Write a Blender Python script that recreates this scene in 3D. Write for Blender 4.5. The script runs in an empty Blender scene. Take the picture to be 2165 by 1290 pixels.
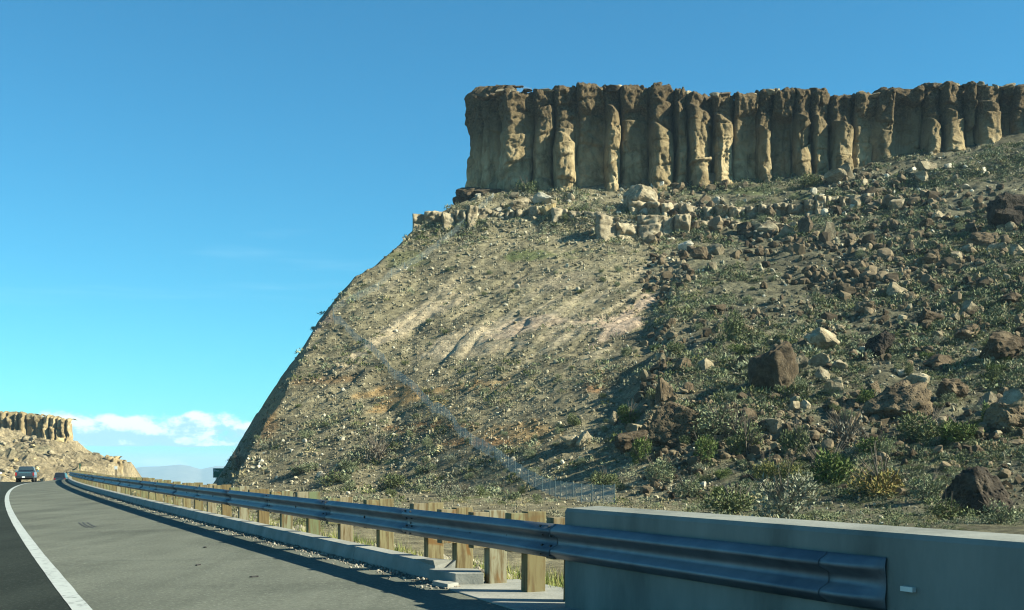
import bpy, bmesh, math, random
import numpy as np
from mathutils import Vector, Matrix

random.seed(7)
RNG = np.random.default_rng(11)
scene = bpy.context.scene
COL = scene.collection

# ------------------------------------------------------------------ camera
F = 2613.0 / 2165.0          # focal length as a share of the frame width
EYE = 1.293                  # eye height above the lane (m)
HOR = 977.3                  # row of eye level in a 2165 x 1290 frame
cam_data = bpy.data.cameras.new('camera')
cam = bpy.data.objects.new('camera', cam_data)
COL.objects.link(cam)
cam.location = (0, 0, EYE)
cam.rotation_euler = (math.radians(90), 0, 0)
cam_data.sensor_width = 36.0
cam_data.lens = 36.0 * F
cam_data.shift_y = (HOR - 645.0) / 2165.0
cam_data.clip_start = 0.1
cam_data.clip_end = 60000
scene.camera = cam

# ------------------------------------------------------------------ sun, sky, exposure
SUN_EL = math.radians(32)
SUN_AZ = math.radians(101)   # clockwise from +Y (straight ahead) towards +X (right)
sd = bpy.data.lights.new('sun', 'SUN')
sd.energy = 5.0
sd.angle = math.radians(0.53)
sd.color = (1.0, 0.965, 0.76)
sun = bpy.data.objects.new('sun', sd)
COL.objects.link(sun)
sdir = Vector((math.sin(SUN_AZ) * math.cos(SUN_EL), math.cos(SUN_AZ) * math.cos(SUN_EL), math.sin(SUN_EL)))
sun.rotation_euler = sdir.to_track_quat('Z', 'Y').to_euler()
sun.location = (60, -20, 120)

world = bpy.data.worlds.new('World')
scene.world = world
world.use_nodes = True
scene.view_settings.view_transform = 'Standard'
scene.view_settings.look = 'None'
scene.view_settings.gamma = 1.0
scene.view_settings.exposure = 1.4
scene.cycles.use_denoising = True
scene.cycles.max_bounces = 5
scene.cycles.diffuse_bounces = 2
scene.cycles.glossy_bounces = 3
scene.cycles.transparent_max_bounces = 12
scene.cycles.volume_bounces = 0
scene.cycles.pixel_filter_type = 'BLACKMAN_HARRIS'
scene.cycles.filter_width = 1.15


class NT:
    """small node graph helper"""
    def __init__(self, tree):
        self.t = tree
        self.n = tree.nodes
        self.l = tree.links

    def add(self, typ, **kw):
        nd = self.n.new(typ)
        for k, v in kw.items():
            setattr(nd, k, v)
        return nd

    def link(self, a, b):
        self.l.new(a, b)

    def val(self, sock, v):
        if isinstance(v, bpy.types.NodeSocket):
            self.l.new(v, sock)
        elif v is not None:
            sock.default_value = v

    def math(self, op, a, b=None, c=None, clamp=False):
        m = self.add('ShaderNodeMath', operation=op)
        m.use_clamp = clamp
        self.val(m.inputs[0], a)
        self.val(m.inputs[1], b)
        if c is not None:
            self.val(m.inputs[2], c)
        return m.outputs[0]

    def mix(self, f, a, b, mode='MIX'):
        m = self.add('ShaderNodeMix', data_type='RGBA', blend_type=mode)
        self.val(m.inputs[0], f)
        self.val(m.inputs[6], a if isinstance(a, bpy.types.NodeSocket) else (*a, 1))
        self.val(m.inputs[7], b if isinstance(b, bpy.types.NodeSocket) else (*b, 1))
        return m.outputs[2]

    def noise(self, vec, scale, detail=4, rough=0.55, dist=0.0):
        m = self.add('ShaderNodeTexNoise')
        if vec is not None:
            self.l.new(vec, m.inputs['Vector'])
        m.inputs['Scale'].default_value = scale
        m.inputs['Detail'].default_value = detail
        m.inputs['Roughness'].default_value = rough
        m.inputs['Distortion'].default_value = dist
        return m.outputs['Fac']

    def ramp(self, f, stops):
        m = self.add('ShaderNodeValToRGB')
        e = m.color_ramp.elements
        while len(e) < len(stops):
            e.new(0.5)
        for i, (p, c) in enumerate(stops):
            e[i].position = p
            e[i].color = (*c, 1) if len(c) == 3 else c
        self.val(m.inputs[0], f)
        return m.outputs[0]

    def smooth(self, x, lo, hi):
        m = self.add('ShaderNodeMapRange', interpolation_type='SMOOTHSTEP')
        self.val(m.inputs[0], x)
        self.val(m.inputs[1], lo)
        self.val(m.inputs[2], hi)
        return m.outputs[0]

    def combine(self, x, y, z):
        m = self.add('ShaderNodeCombineXYZ')
        self.val(m.inputs[0], x)
        self.val(m.inputs[1], y)
        self.val(m.inputs[2], z)
        return m.outputs[0]


def build_world():
    g = NT(world.node_tree)
    g.n.clear()
    out = g.add('ShaderNodeOutputWorld')
    bg = g.add('ShaderNodeBackground')
    bg.inputs[1].default_value = 0.049
    g.link(bg.outputs[0], out.inputs[0])
    sky = g.add('ShaderNodeTexSky', sky_type='NISHITA')
    sky.sun_disc = False
    sky.sun_elevation = SUN_EL
    sky.sun_rotation = SUN_AZ
    sky.altitude = 900
    sky.air_density = 1.0
    sky.dust_density = 0.3
    sky.ozone_density = 1.6
    skyc = g.mix(1.0, sky.outputs[0], (0.38, 1.10, 1.27), 'MULTIPLY')
    tc = g.add('ShaderNodeTexCoord')
    sep = g.add('ShaderNodeSeparateXYZ')
    g.link(tc.outputs['Generated'], sep.inputs[0])
    x, y, z = sep.outputs
    az = g.math('ARCTAN2', x, y)
    el = g.math('ARCSINE', z)

    def density(da, de):
        a = g.math('ADD', az, da)
        e = g.math('ADD', el, de)
        v = g.combine(g.math('MULTIPLY', a, 34.0), g.math('MULTIPLY', e, 62.0), 6.3)
        n = g.noise(v, 0.85, 7, 0.58)
        # two cloud decks low over the horizon, flat below and heaped above
        up = g.math('SUBTRACT', 1.0, g.smooth(e, 0.028, 0.054))
        lo = g.smooth(e, 0.0095, 0.0135)
        deck1 = g.math('MULTIPLY', up, lo)
        up2 = g.math('SUBTRACT', 1.0, g.smooth(e, 0.000, 0.0115))
        deck2 = g.math('MULTIPLY', up2, g.smooth(e, -0.02, -0.008))
        # the bank in view is thickest to the left of the hill
        t = g.math('MULTIPLY', g.math('ADD', a, 0.31), 5.0)
        bank = g.math('EXPONENT', g.math('MULTIPLY', g.math('MULTIPLY', t, t), -1.0))
        d1 = g.math('MULTIPLY_ADD', bank, 0.24, 0.44)
        dd = g.math('ADD', g.math('MULTIPLY', deck1, d1), g.math('MULTIPLY', deck2, 0.52))
        return g.math('ADD', g.math('MULTIPLY', n, 1.0), g.math('SUBTRACT', dd, 1.0))

    d0 = density(0.0, 0.0)
    d1 = density(0.006, 0.0045)
    cover = g.smooth(d0, -0.07, 0.11)
    lit = g.smooth(g.math('SUBTRACT', d0, d1), -0.02, 0.13)
    cloud = g.mix(lit, (4.0, 6.6, 8.2), (9.0, 10.4, 10.4))
    # thin high streaks
    vs = g.combine(g.math('MULTIPLY', az, 5.0), g.math('MULTIPLY', el, 70.0), 8.1)
    st = g.noise(vs, 0.6, 4, 0.5)
    band = g.math('MULTIPLY', g.smooth(el, 0.10, 0.15), g.math('SUBTRACT', 1.0, g.smooth(el, 0.16, 0.22)))
    wisp = g.math('MULTIPLY', g.smooth(st, 0.56, 0.82), g.math('MULTIPLY', band, 0.35))
    c = g.mix(wisp, skyc, (5.4, 8.6, 10.2))
    c = g.mix(g.math('MULTIPLY', cover, 0.88), c, cloud)
    g.link(c, bg.inputs[0])


build_world()

# ------------------------------------------------------------------ helpers: noise, meshes, tags


def _hash(ix, iy, iz):
    h = (ix.astype(np.int64) * 374761393 + iy.astype(np.int64) * 668265263 + iz.astype(np.int64) * 2147483647) & 0xFFFFFFFF
    h = ((h ^ (h >> 13)) * 1274126177) & 0xFFFFFFFF
    h = h ^ (h >> 16)
    return (h & 0xFFFF) / 65535.0 * 2 - 1


def vnoise(x, y, z):
    x, y, z = np.broadcast_arrays(np.asarray(x, float), np.asarray(y, float), np.asarray(z, float))
    xi, yi, zi = np.floor(x), np.floor(y), np.floor(z)
    fx, fy, fz = x - xi, y - yi, z - zi
    xi, yi, zi = xi.astype(np.int64), yi.astype(np.int64), zi.astype(np.int64)
    u, v, w = fx * fx * (3 - 2 * fx), fy * fy * (3 - 2 * fy), fz * fz * (3 - 2 * fz)
    r = 0
    for dx in (0, 1):
        for dy in (0, 1):
            for dz in (0, 1):
                r = r + _hash(xi + dx, yi + dy, zi + dz) * (u if dx else 1 - u) * (v if dy else 1 - v) * (w if dz else 1 - w)
    return r


def fbm(x, y, z, octv=4, gain=0.5):
    r, a = 0, 1.0
    for i in range(octv):
        r = r + a * vnoise(x * 2 ** i + 17.3 * i, y * 2 ** i - 9.1 * i, z * 2 ** i + 4.7 * i)
        a *= gain
    return r


def sstep(x, lo, hi):
    t = np.clip((x - lo) / (hi - lo), 0, 1)
    return t * t * (3 - 2 * t)


def mesh_arrays(name, verts, faces, mat=None, smooth=False, color=None):
    """verts (n,3); faces (m,3) or (m,4) array, or list of lists"""
    me = bpy.data.meshes.new(name)
    verts = np.asarray(verts, dtype=np.float32)
    if isinstance(faces, np.ndarray):
        m, k = faces.shape
        me.vertices.add(len(verts))
        me.vertices.foreach_set('co', verts.ravel())
        me.loops.add(m * k)
        me.loops.foreach_set('vertex_index', faces.astype(np.int32).ravel())
        me.polygons.add(m)
        me.polygons.foreach_set('loop_start', np.arange(0, m * k, k, dtype=np.int32))
        me.update(calc_edges=True)
        me.validate()
    else:
        me.from_pydata([tuple(map(float, v)) for v in verts], [], faces)
        me.update()
    me.polygons.foreach_set('use_smooth', np.full(len(me.polygons), smooth, dtype=bool))
    if color is not None:
        at = me.color_attributes.new('Col', 'FLOAT_COLOR', 'POINT')
        c = np.ones((len(verts), 4), dtype=np.float32)
        c[:, :3] = color
        at.data.foreach_set('color', c.ravel())
    if mat is not None:
        me.materials.append(mat)
    return me


def link(name, me, parent=None, loc=None):
    o = bpy.data.objects.new(name, me)
    COL.objects.link(o)
    if parent is not None:
        o.parent = parent
    if loc is not None:
        o.location = loc
    return o


def tag(o, label=None, cat=None, group=None, kind=None):
    if label:
        o['label'] = label
    if cat:
        o['category'] = cat
    if group:
        o['group'] = group
    if kind:
        o['kind'] = kind
    return o


def empty(name, loc=(0, 0, 0), rz=0.0):
    o = bpy.data.objects.new(name, None)
    COL.objects.link(o)
    o.location = loc
    o.rotation_euler = (0, 0, rz)
    o.empty_display_size = 0.2
    return o


class MB:
    """collects simple solids into one mesh"""
    def __init__(self):
        self.v, self.f = [], []

    def add(self, verts, faces):
        b = len(self.v)
        self.v += [tuple(v) for v in verts]
        self.f += [[i + b for i in f] for f in faces]
        return self

    def box(self, x0, x1, y0, y1, z0, z1):
        v = [(x, y, z) for z in (z0, z1) for y in (y0, y1) for x in (x0, x1)]
        return self.add(v, [[0, 2, 3, 1], [4, 5, 7, 6], [0, 1, 5, 4], [2, 6, 7, 3], [0, 4, 6, 2], [1, 3, 7, 5]])

    def tube(self, a, b, r0, r1=None, n=8):
        r1 = r0 if r1 is None else r1
        a, b = Vector(a), Vector(b)
        d = (b - a).normalized()
        u = d.orthogonal().normalized()
        w = d.cross(u)
        v = []
        for p, r in ((a, r0), (b, r1)):
            for i in range(n):
                t = 2 * math.pi * i / n
                v.append(p + (u * math.cos(t) + w * math.sin(t)) * r)
        f = [[i, (i + 1) % n, n + (i + 1) % n, n + i] for i in range(n)]
        f += [list(range(n))[::-1], list(range(n, 2 * n))]
        return self.add(v, f)

    def loft(self, rings, closed=True, cap=True):
        n = len(rings[0])
        b = len(self.v)
        for r in rings:
            self.v += [tuple(p) for p in r]
        for j in range(len(rings) - 1):
            for i in range(n if closed else n - 1):
                i2 = (i + 1) % n
                self.f.append([b + j * n + i, b + j * n + i2, b + (j + 1) * n + i2, b + (j + 1) * n + i])
        if cap and closed:
            self.f.append([b + i for i in range(n)][::-1])
            self.f.append([b + (len(rings) - 1) * n + i for i in range(n)])
        return self

    def build(self, name, mat, parent=None, smooth=False, bevel=0.0):
        me = mesh_arrays(name, self.v, self.f, mat, smooth)
        bm = bmesh.new()
        bm.from_mesh(me)
        bmesh.ops.recalc_face_normals(bm, faces=bm.faces)
        if bevel > 0:
            bmesh.ops.bevel(bm, geom=list(bm.edges), offset=bevel, segments=2, affect='EDGES', profile=0.6)
        bm.to_mesh(me)
        bm.free()
        return link(name, me, parent)


# ------------------------------------------------------------------ materials
MATS = {}


def new_mat(name):
    m = bpy.data.materials.new(name)
    m.use_nodes = True
    g = NT(m.node_tree)
    bs = g.n['Principled BSDF']
    MATS[name] = m
    return m, g, bs


def surf(name, stops, scale=3.0, rough=0.85, bump=0.3, bscale=None, detail=6, metal=0.0, spec=0.3, coord='pos', stretch=None, rnd=0.0, dist=0.02):
    """noise-coloured surface with fine relief"""
    m, g, bs = new_mat(name)
    if coord == 'pos':
        vec = g.add('ShaderNodeNewGeometry').outputs['Position']
    else:
        vec = g.add('ShaderNodeTexCoord').outputs['Object']
    oi = g.add('ShaderNodeObjectInfo')
    if coord != 'pos':
        va = g.add('ShaderNodeVectorMath', operation='ADD')
        g.link(vec, va.inputs[0])
        g.link(g.math('MULTIPLY', oi.outputs['Random'], 37.0), va.inputs[1])
        vec = va.outputs[0]
    if stretch:
        mp = g.add('ShaderNodeMapping')
        mp.inputs['Scale'].default_value = stretch
        g.link(vec, mp.inputs['Vector'])
        vec = mp.outputs[0]
    n = g.noise(vec, scale, detail, 0.6)
    c = g.ramp(n, stops)
    if rnd:
        k = g.math('MULTIPLY_ADD', oi.outputs['Random'], rnd, 1.0 - rnd * 0.5)
        hs = g.add('ShaderNodeHueSaturation')
        g.link(k, hs.inputs['Value'])
        g.link(c, hs.inputs['Color'])
        c = hs.outputs[0]
    g.link(c, bs.inputs['Base Color'])
    bs.inputs['Roughness'].default_value = rough
    bs.inputs['Metallic'].default_value = metal
    bs.inputs['Specular IOR Level'].default_value = spec
    if bump:
        b = g.add('ShaderNodeBump')
        b.inputs['Strength'].default_value = bump
        b.inputs['Distance'].default_value = dist
        g.link(g.noise(vec, bscale or scale * 4, 6, 0.65), b.inputs['Height'])
        g.link(b.outputs[0], bs.inputs['Normal'])
    return m


def plain(name, col, rough=0.5, metal=0.0, spec=0.5, coat=0.0):
    m, g, bs = new_mat(name)
    n = g.noise(g.add('ShaderNodeTexCoord').outputs['Object'], 6.0, 4)
    g.link(g.mix(n, tuple(c * 0.85 for c in col), tuple(min(1, c * 1.12) for c in col)), bs.inputs['Base Color'])
    bs.inputs['Roughness'].default_value = rough
    bs.inputs['Metallic'].default_value = metal
    bs.inputs['Specular IOR Level'].default_value = spec
    bs.inputs['Coat Weight'].default_value = coat
    return m


def rock_mat(name, dark, mid, light, pit=0.0, bump=0.6, scale=0.9, dist=0.12):
    """weathered rock: patchy varnish, crevices, pale fresh faces"""
    m, g, bs = new_mat(name)
    oi = g.add('ShaderNodeObjectInfo')
    tc = g.add('ShaderNodeNewGeometry').outputs['Position']
    va = g.add('ShaderNodeVectorMath', operation='ADD')
    g.link(tc, va.inputs[0])
    g.link(g.math('MULTIPLY', oi.outputs['Random'], 53.0), va.inputs[1])
    v = va.outputs[0]
    n1 = g.noise(v, scale, 8, 0.62, 0.4)
    n2 = g.noise(v, scale * 6.5, 5, 0.6)
    f = g.math('ADD', g.math('MULTIPLY', n1, 0.7), g.math('MULTIPLY', n2, 0.3))
    c = g.ramp(f, [(0.34, dark), (0.5, mid), (0.68, light)])
    k = g.math('MULTIPLY_ADD', oi.outputs['Random'], 0.55, 0.72)
    hs = g.add('ShaderNodeHueSaturation')
    g.link(k, hs.inputs['Value'])
    g.link(c, hs.inputs['Color'])
    g.link(hs.outputs[0], bs.inputs['Base Color'])
    bs.inputs['Roughness'].default_value = 0.92
    bs.inputs['Specular IOR Level'].default_value = 0.15
    h = g.math('ADD', g.math('MULTIPLY', n1, 1.2), g.math('MULTIPLY', n2, 0.8))
    if pit:
        vo = g.add('ShaderNodeTexVoronoi')
        vo.inputs['Scale'].default_value = 4.2
        vo.inputs['Randomness'].default_value = 1.0
        g.link(v, vo.inputs['Vector'])
        h = g.math('ADD', h, g.math('MULTIPLY', g.smooth(vo.outputs['Distance'], 0.0, 0.45), pit))
    b = g.add('ShaderNodeBump')
    b.inputs['Strength'].default_value = bump
    b.inputs['Distance'].default_value = dist
    g.link(h, b.inputs['Height'])
    g.link(b.outputs[0], bs.inputs['Normal'])
    return m


def attr_mat(name, rough=0.9, var=0.35, bump=0.0, bscale=4.0, dist=0.1, trans=0.0, nscale=2.0):
    """base colour from the mesh's own colour attribute, broken up by noise"""
    m, g, bs = new_mat(name)
    at = g.add('ShaderNodeVertexColor', layer_name='Col')
    v = g.add('ShaderNodeNewGeometry').outputs['Position']
    n = g.noise(v, nscale, 8, 0.7)
    k = g.math('MULTIPLY_ADD', g.smooth(n, 0.3, 0.7), 2 * var, 1 - var)
    hs = g.add('ShaderNodeHueSaturation')
    g.link(k, hs.inputs['Value'])
    g.link(at.outputs[0], hs.inputs['Color'])
    g.link(hs.outputs[0], bs.inputs['Base Color'])
    bs.inputs['Roughness'].default_value = rough
    bs.inputs['Specular IOR Level'].default_value = 0.15
    if trans:
        bs.inputs['Transmission Weight'].default_value = 0.0
        bs.inputs['Subsurface Weight'].default_value = 0.0
    if bump:
        b = g.add('ShaderNodeBump')
        b.inputs['Strength'].default_value = bump
        b.inputs['Distance'].default_value = dist
        g.link(g.noise(v, bscale, 8, 0.7), b.inputs['Height'])
        g.link(b.outputs[0], bs.inputs['Normal'])
    return m


M_SLOPE = attr_mat('slope_earth', var=0.5, bump=0.9, bscale=1.6, dist=0.35, nscale=1.3)
M_FAR = attr_mat('valley_earth', var=0.3, nscale=0.01)
M_RUBBLE = attr_mat('rubble_stone', var=0.25, bump=0.5, bscale=6, dist=0.05)
M_LEAF = attr_mat('scrub_leaf', rough=0.8, var=0.25)
M_ROCK_TAN = rock_mat('tan_rock', (0.075, 0.058, 0.036), (0.20, 0.165, 0.105), (0.36, 0.31, 0.215))
M_ROCK_DARK = rock_mat('varnished_rock', (0.032, 0.023, 0.014), (0.084, 0.062, 0.038), (0.17, 0.13, 0.083), bump=0.9)
M_ROCK_BLACK_SHADE = rock_mat('black_rock', (0.012, 0.010, 0.008), (0.034, 0.027, 0.020), (0.085, 0.066, 0.046), pit=0.8, bump=1.0)  # dark rock; on the nearest boulder the black is backlit shade put into the colour
M_ROCK_PIT = rock_mat('porous_rock', (0.05, 0.035, 0.021), (0.122, 0.092, 0.056), (0.21, 0.162, 0.10), pit=1.6, bump=1.0, dist=0.14)
M_ROCK_PALE = rock_mat('pale_rock', (0.22, 0.195, 0.145), (0.37, 0.335, 0.255), (0.52, 0.48, 0.38), bump=0.5)
M_ROCK_OCHRE = rock_mat('ochre_rock', (0.20, 0.15, 0.075), (0.36, 0.28, 0.14), (0.5, 0.42, 0.24), bump=0.6)
M_LEDGE = rock_mat('ledge_rock', (0.13, 0.105, 0.066), (0.26, 0.215, 0.142), (0.42, 0.36, 0.25), bump=0.8)
M_CONC = surf('barrier_concrete', [(0.3, (0.115, 0.12, 0.105)), (0.48, (0.18, 0.187, 0.165)), (0.7, (0.235, 0.24, 0.212))], 1.6, 0.9, 0.35, 14, stretch=(1.0, 1.0, 0.35))
M_CURB = surf('curb_concrete', [(0.3, (0.18, 0.182, 0.16)), (0.7, (0.29, 0.285, 0.255))], 2.5, 0.9, 0.35, 22)
M_STEEL = surf('galvanised_steel', [(0.3, (0.10, 0.12, 0.14)), (0.7, (0.17, 0.19, 0.21))], 3.0, 0.52, 0.06, 30, metal=0.75, spec=0.5)
M_BOLT = plain('dark_bolt', (0.05, 0.05, 0.05), 0.6, 0.5)
M_WHITE_LINE = surf('road_paint', [(0.34, (0.14, 0.15, 0.14)), (0.43, (0.33, 0.35, 0.33)), (0.8, (0.40, 0.42, 0.40))], 9, 0.75, 0.25, 60)
M_POSTMETAL = plain('fence_metal', (0.10, 0.14, 0.14), 0.6, 0.4)
M_GALV_PALE = plain('pale_pipe', (0.55, 0.56, 0.54), 0.5, 0.3)
M_GREEN = plain('sign_green', (0.005, 0.115, 0.06), 0.45)
M_SIGNWHITE = plain('sign_white', (0.82, 0.84, 0.82), 0.4)
M_RUBBER = plain('tyre_rubber', (0.012, 0.012, 0.012), 0.85)
M_GLASS = plain('dark_glass', (0.012, 0.016, 0.022), 0.06, 0.0, 0.6)
M_CHROME = plain('chrome', (0.62, 0.64, 0.66), 0.2, 1.0)
M_RED = plain('tail_lamp_red', (0.30, 0.012, 0.01), 0.25)
M_BLACKPL = plain('black_plastic', (0.018, 0.019, 0.02), 0.6)
M_UNDER = plain('underbody', (0.01, 0.01, 0.01), 0.9)


def wood_mat():
    m, g, bs = new_mat('treated_wood')
    oi = g.add('ShaderNodeObjectInfo')
    v = g.add('ShaderNodeTexCoord').outputs['Object']
    va = g.add('ShaderNodeVectorMath', operation='ADD')
    g.link(v, va.inputs[0])
    g.link(g.math('MULTIPLY', oi.outputs['Random'], 91.0), va.inputs[1])
    mp = g.add('ShaderNodeMapping')
    mp.inputs['Scale'].default_value = (9, 9, 0.9)
    g.link(va.outputs[0], mp.inputs['Vector'])
    grain = g.noise(mp.outputs[0], 2.6, 6, 0.6, 0.5)
    knots = g.noise(va.outputs[0], 3.4, 2, 0.5, 1.2)
    tone = g.ramp(oi.outputs['Random'], [(0.0, (0.19, 0.155, 0.080)), (0.3, (0.155, 0.165, 0.088)), (0.55, (0.145, 0.105, 0.048)), (0.8, (0.225, 0.205, 0.14)), (1.0, (0.11, 0.135, 0.066))])
    c = g.mix(g.smooth(grain, 0.42, 0.66), tone, (0.10, 0.07, 0.032))
    c = g.mix(g.math('MULTIPLY', g.smooth(knots, 0.62, 0.74), 0.85), c, (0.13, 0.065, 0.02))
    g.link(c, bs.inputs['Base Color'])
    bs.inputs['Roughness'].default_value = 0.85
    bs.inputs['Specular IOR Level'].default_value = 0.2
    b = g.add('ShaderNodeBump')
    b.inputs['Strength'].default_value = 0.4
    b.inputs['Distance'].default_value = 0.006
    g.link(grain, b.inputs['Height'])
    g.link(b.outputs[0], bs.inputs['Normal'])
    return m


M_WOOD = wood_mat()


def asphalt_mat(name, dark, light, speck, wear=0.5):
    m, g, bs = new_mat(name)
    v = g.add('ShaderNodeNewGeometry').outputs['Position']
    # wear runs along the direction of travel
    mp = g.add('ShaderNodeMapping')
    mp.inputs['Rotation'].default_value = (0, 0, math.radians(-23))
    mp.inputs['Scale'].default_value = (1.0, 0.10, 1.0)
    g.link(v, mp.inputs['Vector'])
    lanes = g.noise(mp.outputs[0], 1.1, 5, 0.6, 0.3)
    big = g.noise(v, 0.35, 5, 0.6, 0.5)
    fine = g.noise(v, 26.0, 4, 0.8)
    f = g.math('ADD', g.math('MULTIPLY', lanes, wear), g.math('MULTIPLY', big, 1 - wear))
    c = g.mix(g.smooth(f, 0.26, 0.72), dark, light)
    c = g.mix(g.math('MULTIPLY', g.smooth(fine, 0.54, 0.70), 0.7), c, speck)
    c = g.mix(g.math('MULTIPLY', g.smooth(fine, 0.48, 0.30), 0.6), c, tuple(0.5 * k for k in dark))
    g.link(c, bs.inputs['Base Color'])
    bs.inputs['Roughness'].default_value = 0.95
    bs.inputs['Specular IOR Level'].default_value = 0.05
    b = g.add('ShaderNodeBump')
    b.inputs['Strength'].default_value = 0.6
    b.inputs['Distance'].default_value = 0.012
    g.link(fine, b.inputs['Height'])
    g.link(b.outputs[0], bs.inputs['Normal'])
    return m


M_LANE = asphalt_mat('lane_asphalt', (0.014, 0.018, 0.0155), (0.028, 0.034, 0.029), (0.085, 0.096, 0.082), 0.7)
M_SHOULDER = asphalt_mat('shoulder_asphalt', (0.070, 0.076, 0.063), (0.140, 0.147, 0.120), (0.26, 0.265, 0.22), 0.5)
M_SKID = plain('tyre_mark', (0.028, 0.028, 0.027), 0.8)


def netting_mat(name, k):
    m, g, bs = new_mat(name)
    bs.inputs['Base Color'].default_value = (0.27, 0.33, 0.34, 1)
    bs.inputs['Roughness'].default_value = 0.6
    tr = g.add('ShaderNodeBsdfTransparent')
    mx = g.add('ShaderNodeMixShader')
    mx.inputs[0].default_value = k
    g.link(tr.outputs[0], mx.inputs[1])
    g.link(bs.outputs[0], mx.inputs[2])
    g.link(mx.outputs[0], g.n['Material Output'].inputs['Surface'])
    return m


M_NET = netting_mat('wire_netting', 0.46)
M_NET_OPEN = netting_mat('open_netting', 0.08)


def cliff_mat(name, zlo, zhi):
    m, g, bs = new_mat(name)
    v = g.add('ShaderNodeNewGeometry').outputs['Position']
    sp = g.add('ShaderNodeSeparateXYZ')
    g.link(v, sp.inputs[0])
    oi = g.add('ShaderNodeObjectInfo')
    mp = g.add('ShaderNodeMapping')
    mp.inputs['Scale'].default_value = (1, 1, 0.12)
    g.link(v, mp.inputs['Vector'])
    streak = g.noise(mp.outputs[0], 0.9, 6, 0.6, 0.3)
    blot = g.noise(v, 0.32, 7, 0.62, 0.6)
    fine = g.noise(v, 2.4, 8, 0.7)
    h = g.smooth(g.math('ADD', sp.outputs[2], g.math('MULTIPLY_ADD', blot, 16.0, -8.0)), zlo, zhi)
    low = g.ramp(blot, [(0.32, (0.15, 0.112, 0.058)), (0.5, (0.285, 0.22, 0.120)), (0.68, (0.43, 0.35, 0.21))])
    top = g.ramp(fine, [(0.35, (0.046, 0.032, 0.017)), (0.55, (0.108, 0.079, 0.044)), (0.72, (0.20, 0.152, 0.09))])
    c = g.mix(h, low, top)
    c = g.mix(g.math('MULTIPLY', g.smooth(streak, 0.52, 0.7), 0.55), c, (0.075, 0.056, 0.034))
    k = g.math('MULTIPLY_ADD', oi.outputs['Random'], 0.4, 0.8)
    hs = g.add('ShaderNodeHueSaturation')
    g.link(k, hs.inputs['Value'])
    g.link(c, hs.inputs['Color'])
    g.link(hs.outputs[0], bs.inputs['Base Color'])
    bs.inputs['Roughness'].default_value = 0.95
    bs.inputs['Specular IOR Level'].default_value = 0.1
    b = g.add('ShaderNodeBump')
    b.inputs['Strength'].default_value = 0.9
    b.inputs['Distance'].default_value = 0.55
    g.link(g.math('ADD', g.math('MULTIPLY', fine, 0.7), g.math('MULTIPLY', g.noise(v, 0.8, 6, 0.6), 0.8)), b.inputs['Height'])
    g.link(b.outputs[0], bs.inputs['Normal'])
    return m


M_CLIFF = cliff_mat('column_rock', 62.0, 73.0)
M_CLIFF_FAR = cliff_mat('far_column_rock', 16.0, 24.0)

# ------------------------------------------------------------------ the road's line through the land
K2, G1, QX, LINE_OFF, RAIL_OFF = 2.153e-5, -0.00307, 0.003135, 0.188, 4.017
PS = np.arange(-60, 520, 0.5)
_h = np.radians(-24.343 + 0.03804 * np.clip(PS, -60, 230)) + np.radians(0.6) * 0 + 0.00085 * np.clip(PS - 120, 0, 130)
_dx, _dy = np.sin(_h) * 0.5, np.cos(_h) * 0.5
_i0 = int(np.searchsorted(PS, 2.0))
PX = np.cumsum(_dx) - np.cumsum(_dx)[_i0]
PY = np.cumsum(_dy) - np.cumsum(_dy)[_i0] + 2.0
PH = _h


def road_z(s):
    s = np.asarray(s, float)
    sp = np.clip(s, 0, 230)
    z = -K2 * sp ** 2 + G1 * s - 2.0e-4 * np.clip(s - 150, 0, 80) ** 2
    return z - np.clip(s - 230, 0, None) * 0.035


def surf_z(s, off):
    s = np.asarray(s, float)
    return road_z(s) + QX * np.clip(s, 0, 230) * np.clip((np.asarray(off, float) - LINE_OFF) / (RAIL_OFF - LINE_OFF), 0, 1.25)


def road_pt(s, off, dz=0.0):
    x = np.interp(s, PS, PX)
    y = np.interp(s, PS, PY)
    h = np.interp(s, PS, PH)
    return np.stack(np.broadcast_arrays(x + off * np.cos(h), y - off * np.sin(h), surf_z(s, off) + dz), -1)


def to_px(p):
    p = np.asarray(p, float)
    return 1082.5 + 2613 * p[..., 0] / p[..., 1], HOR - 2613 * (p[..., 2] - EYE) / p[..., 1]


# ------------------------------------------------------------------ land form
CLIFF_Y = 245.0
CUT_U = [-60, 0, 17.5, 25.2, 30, 32.3, 35.4, 43, 58, 88, 200]
CUT_Z = [0, 0, 28.5, 37.5, 42, 44.3, 47.5, 53.5, 61, 79, 160]


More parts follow.
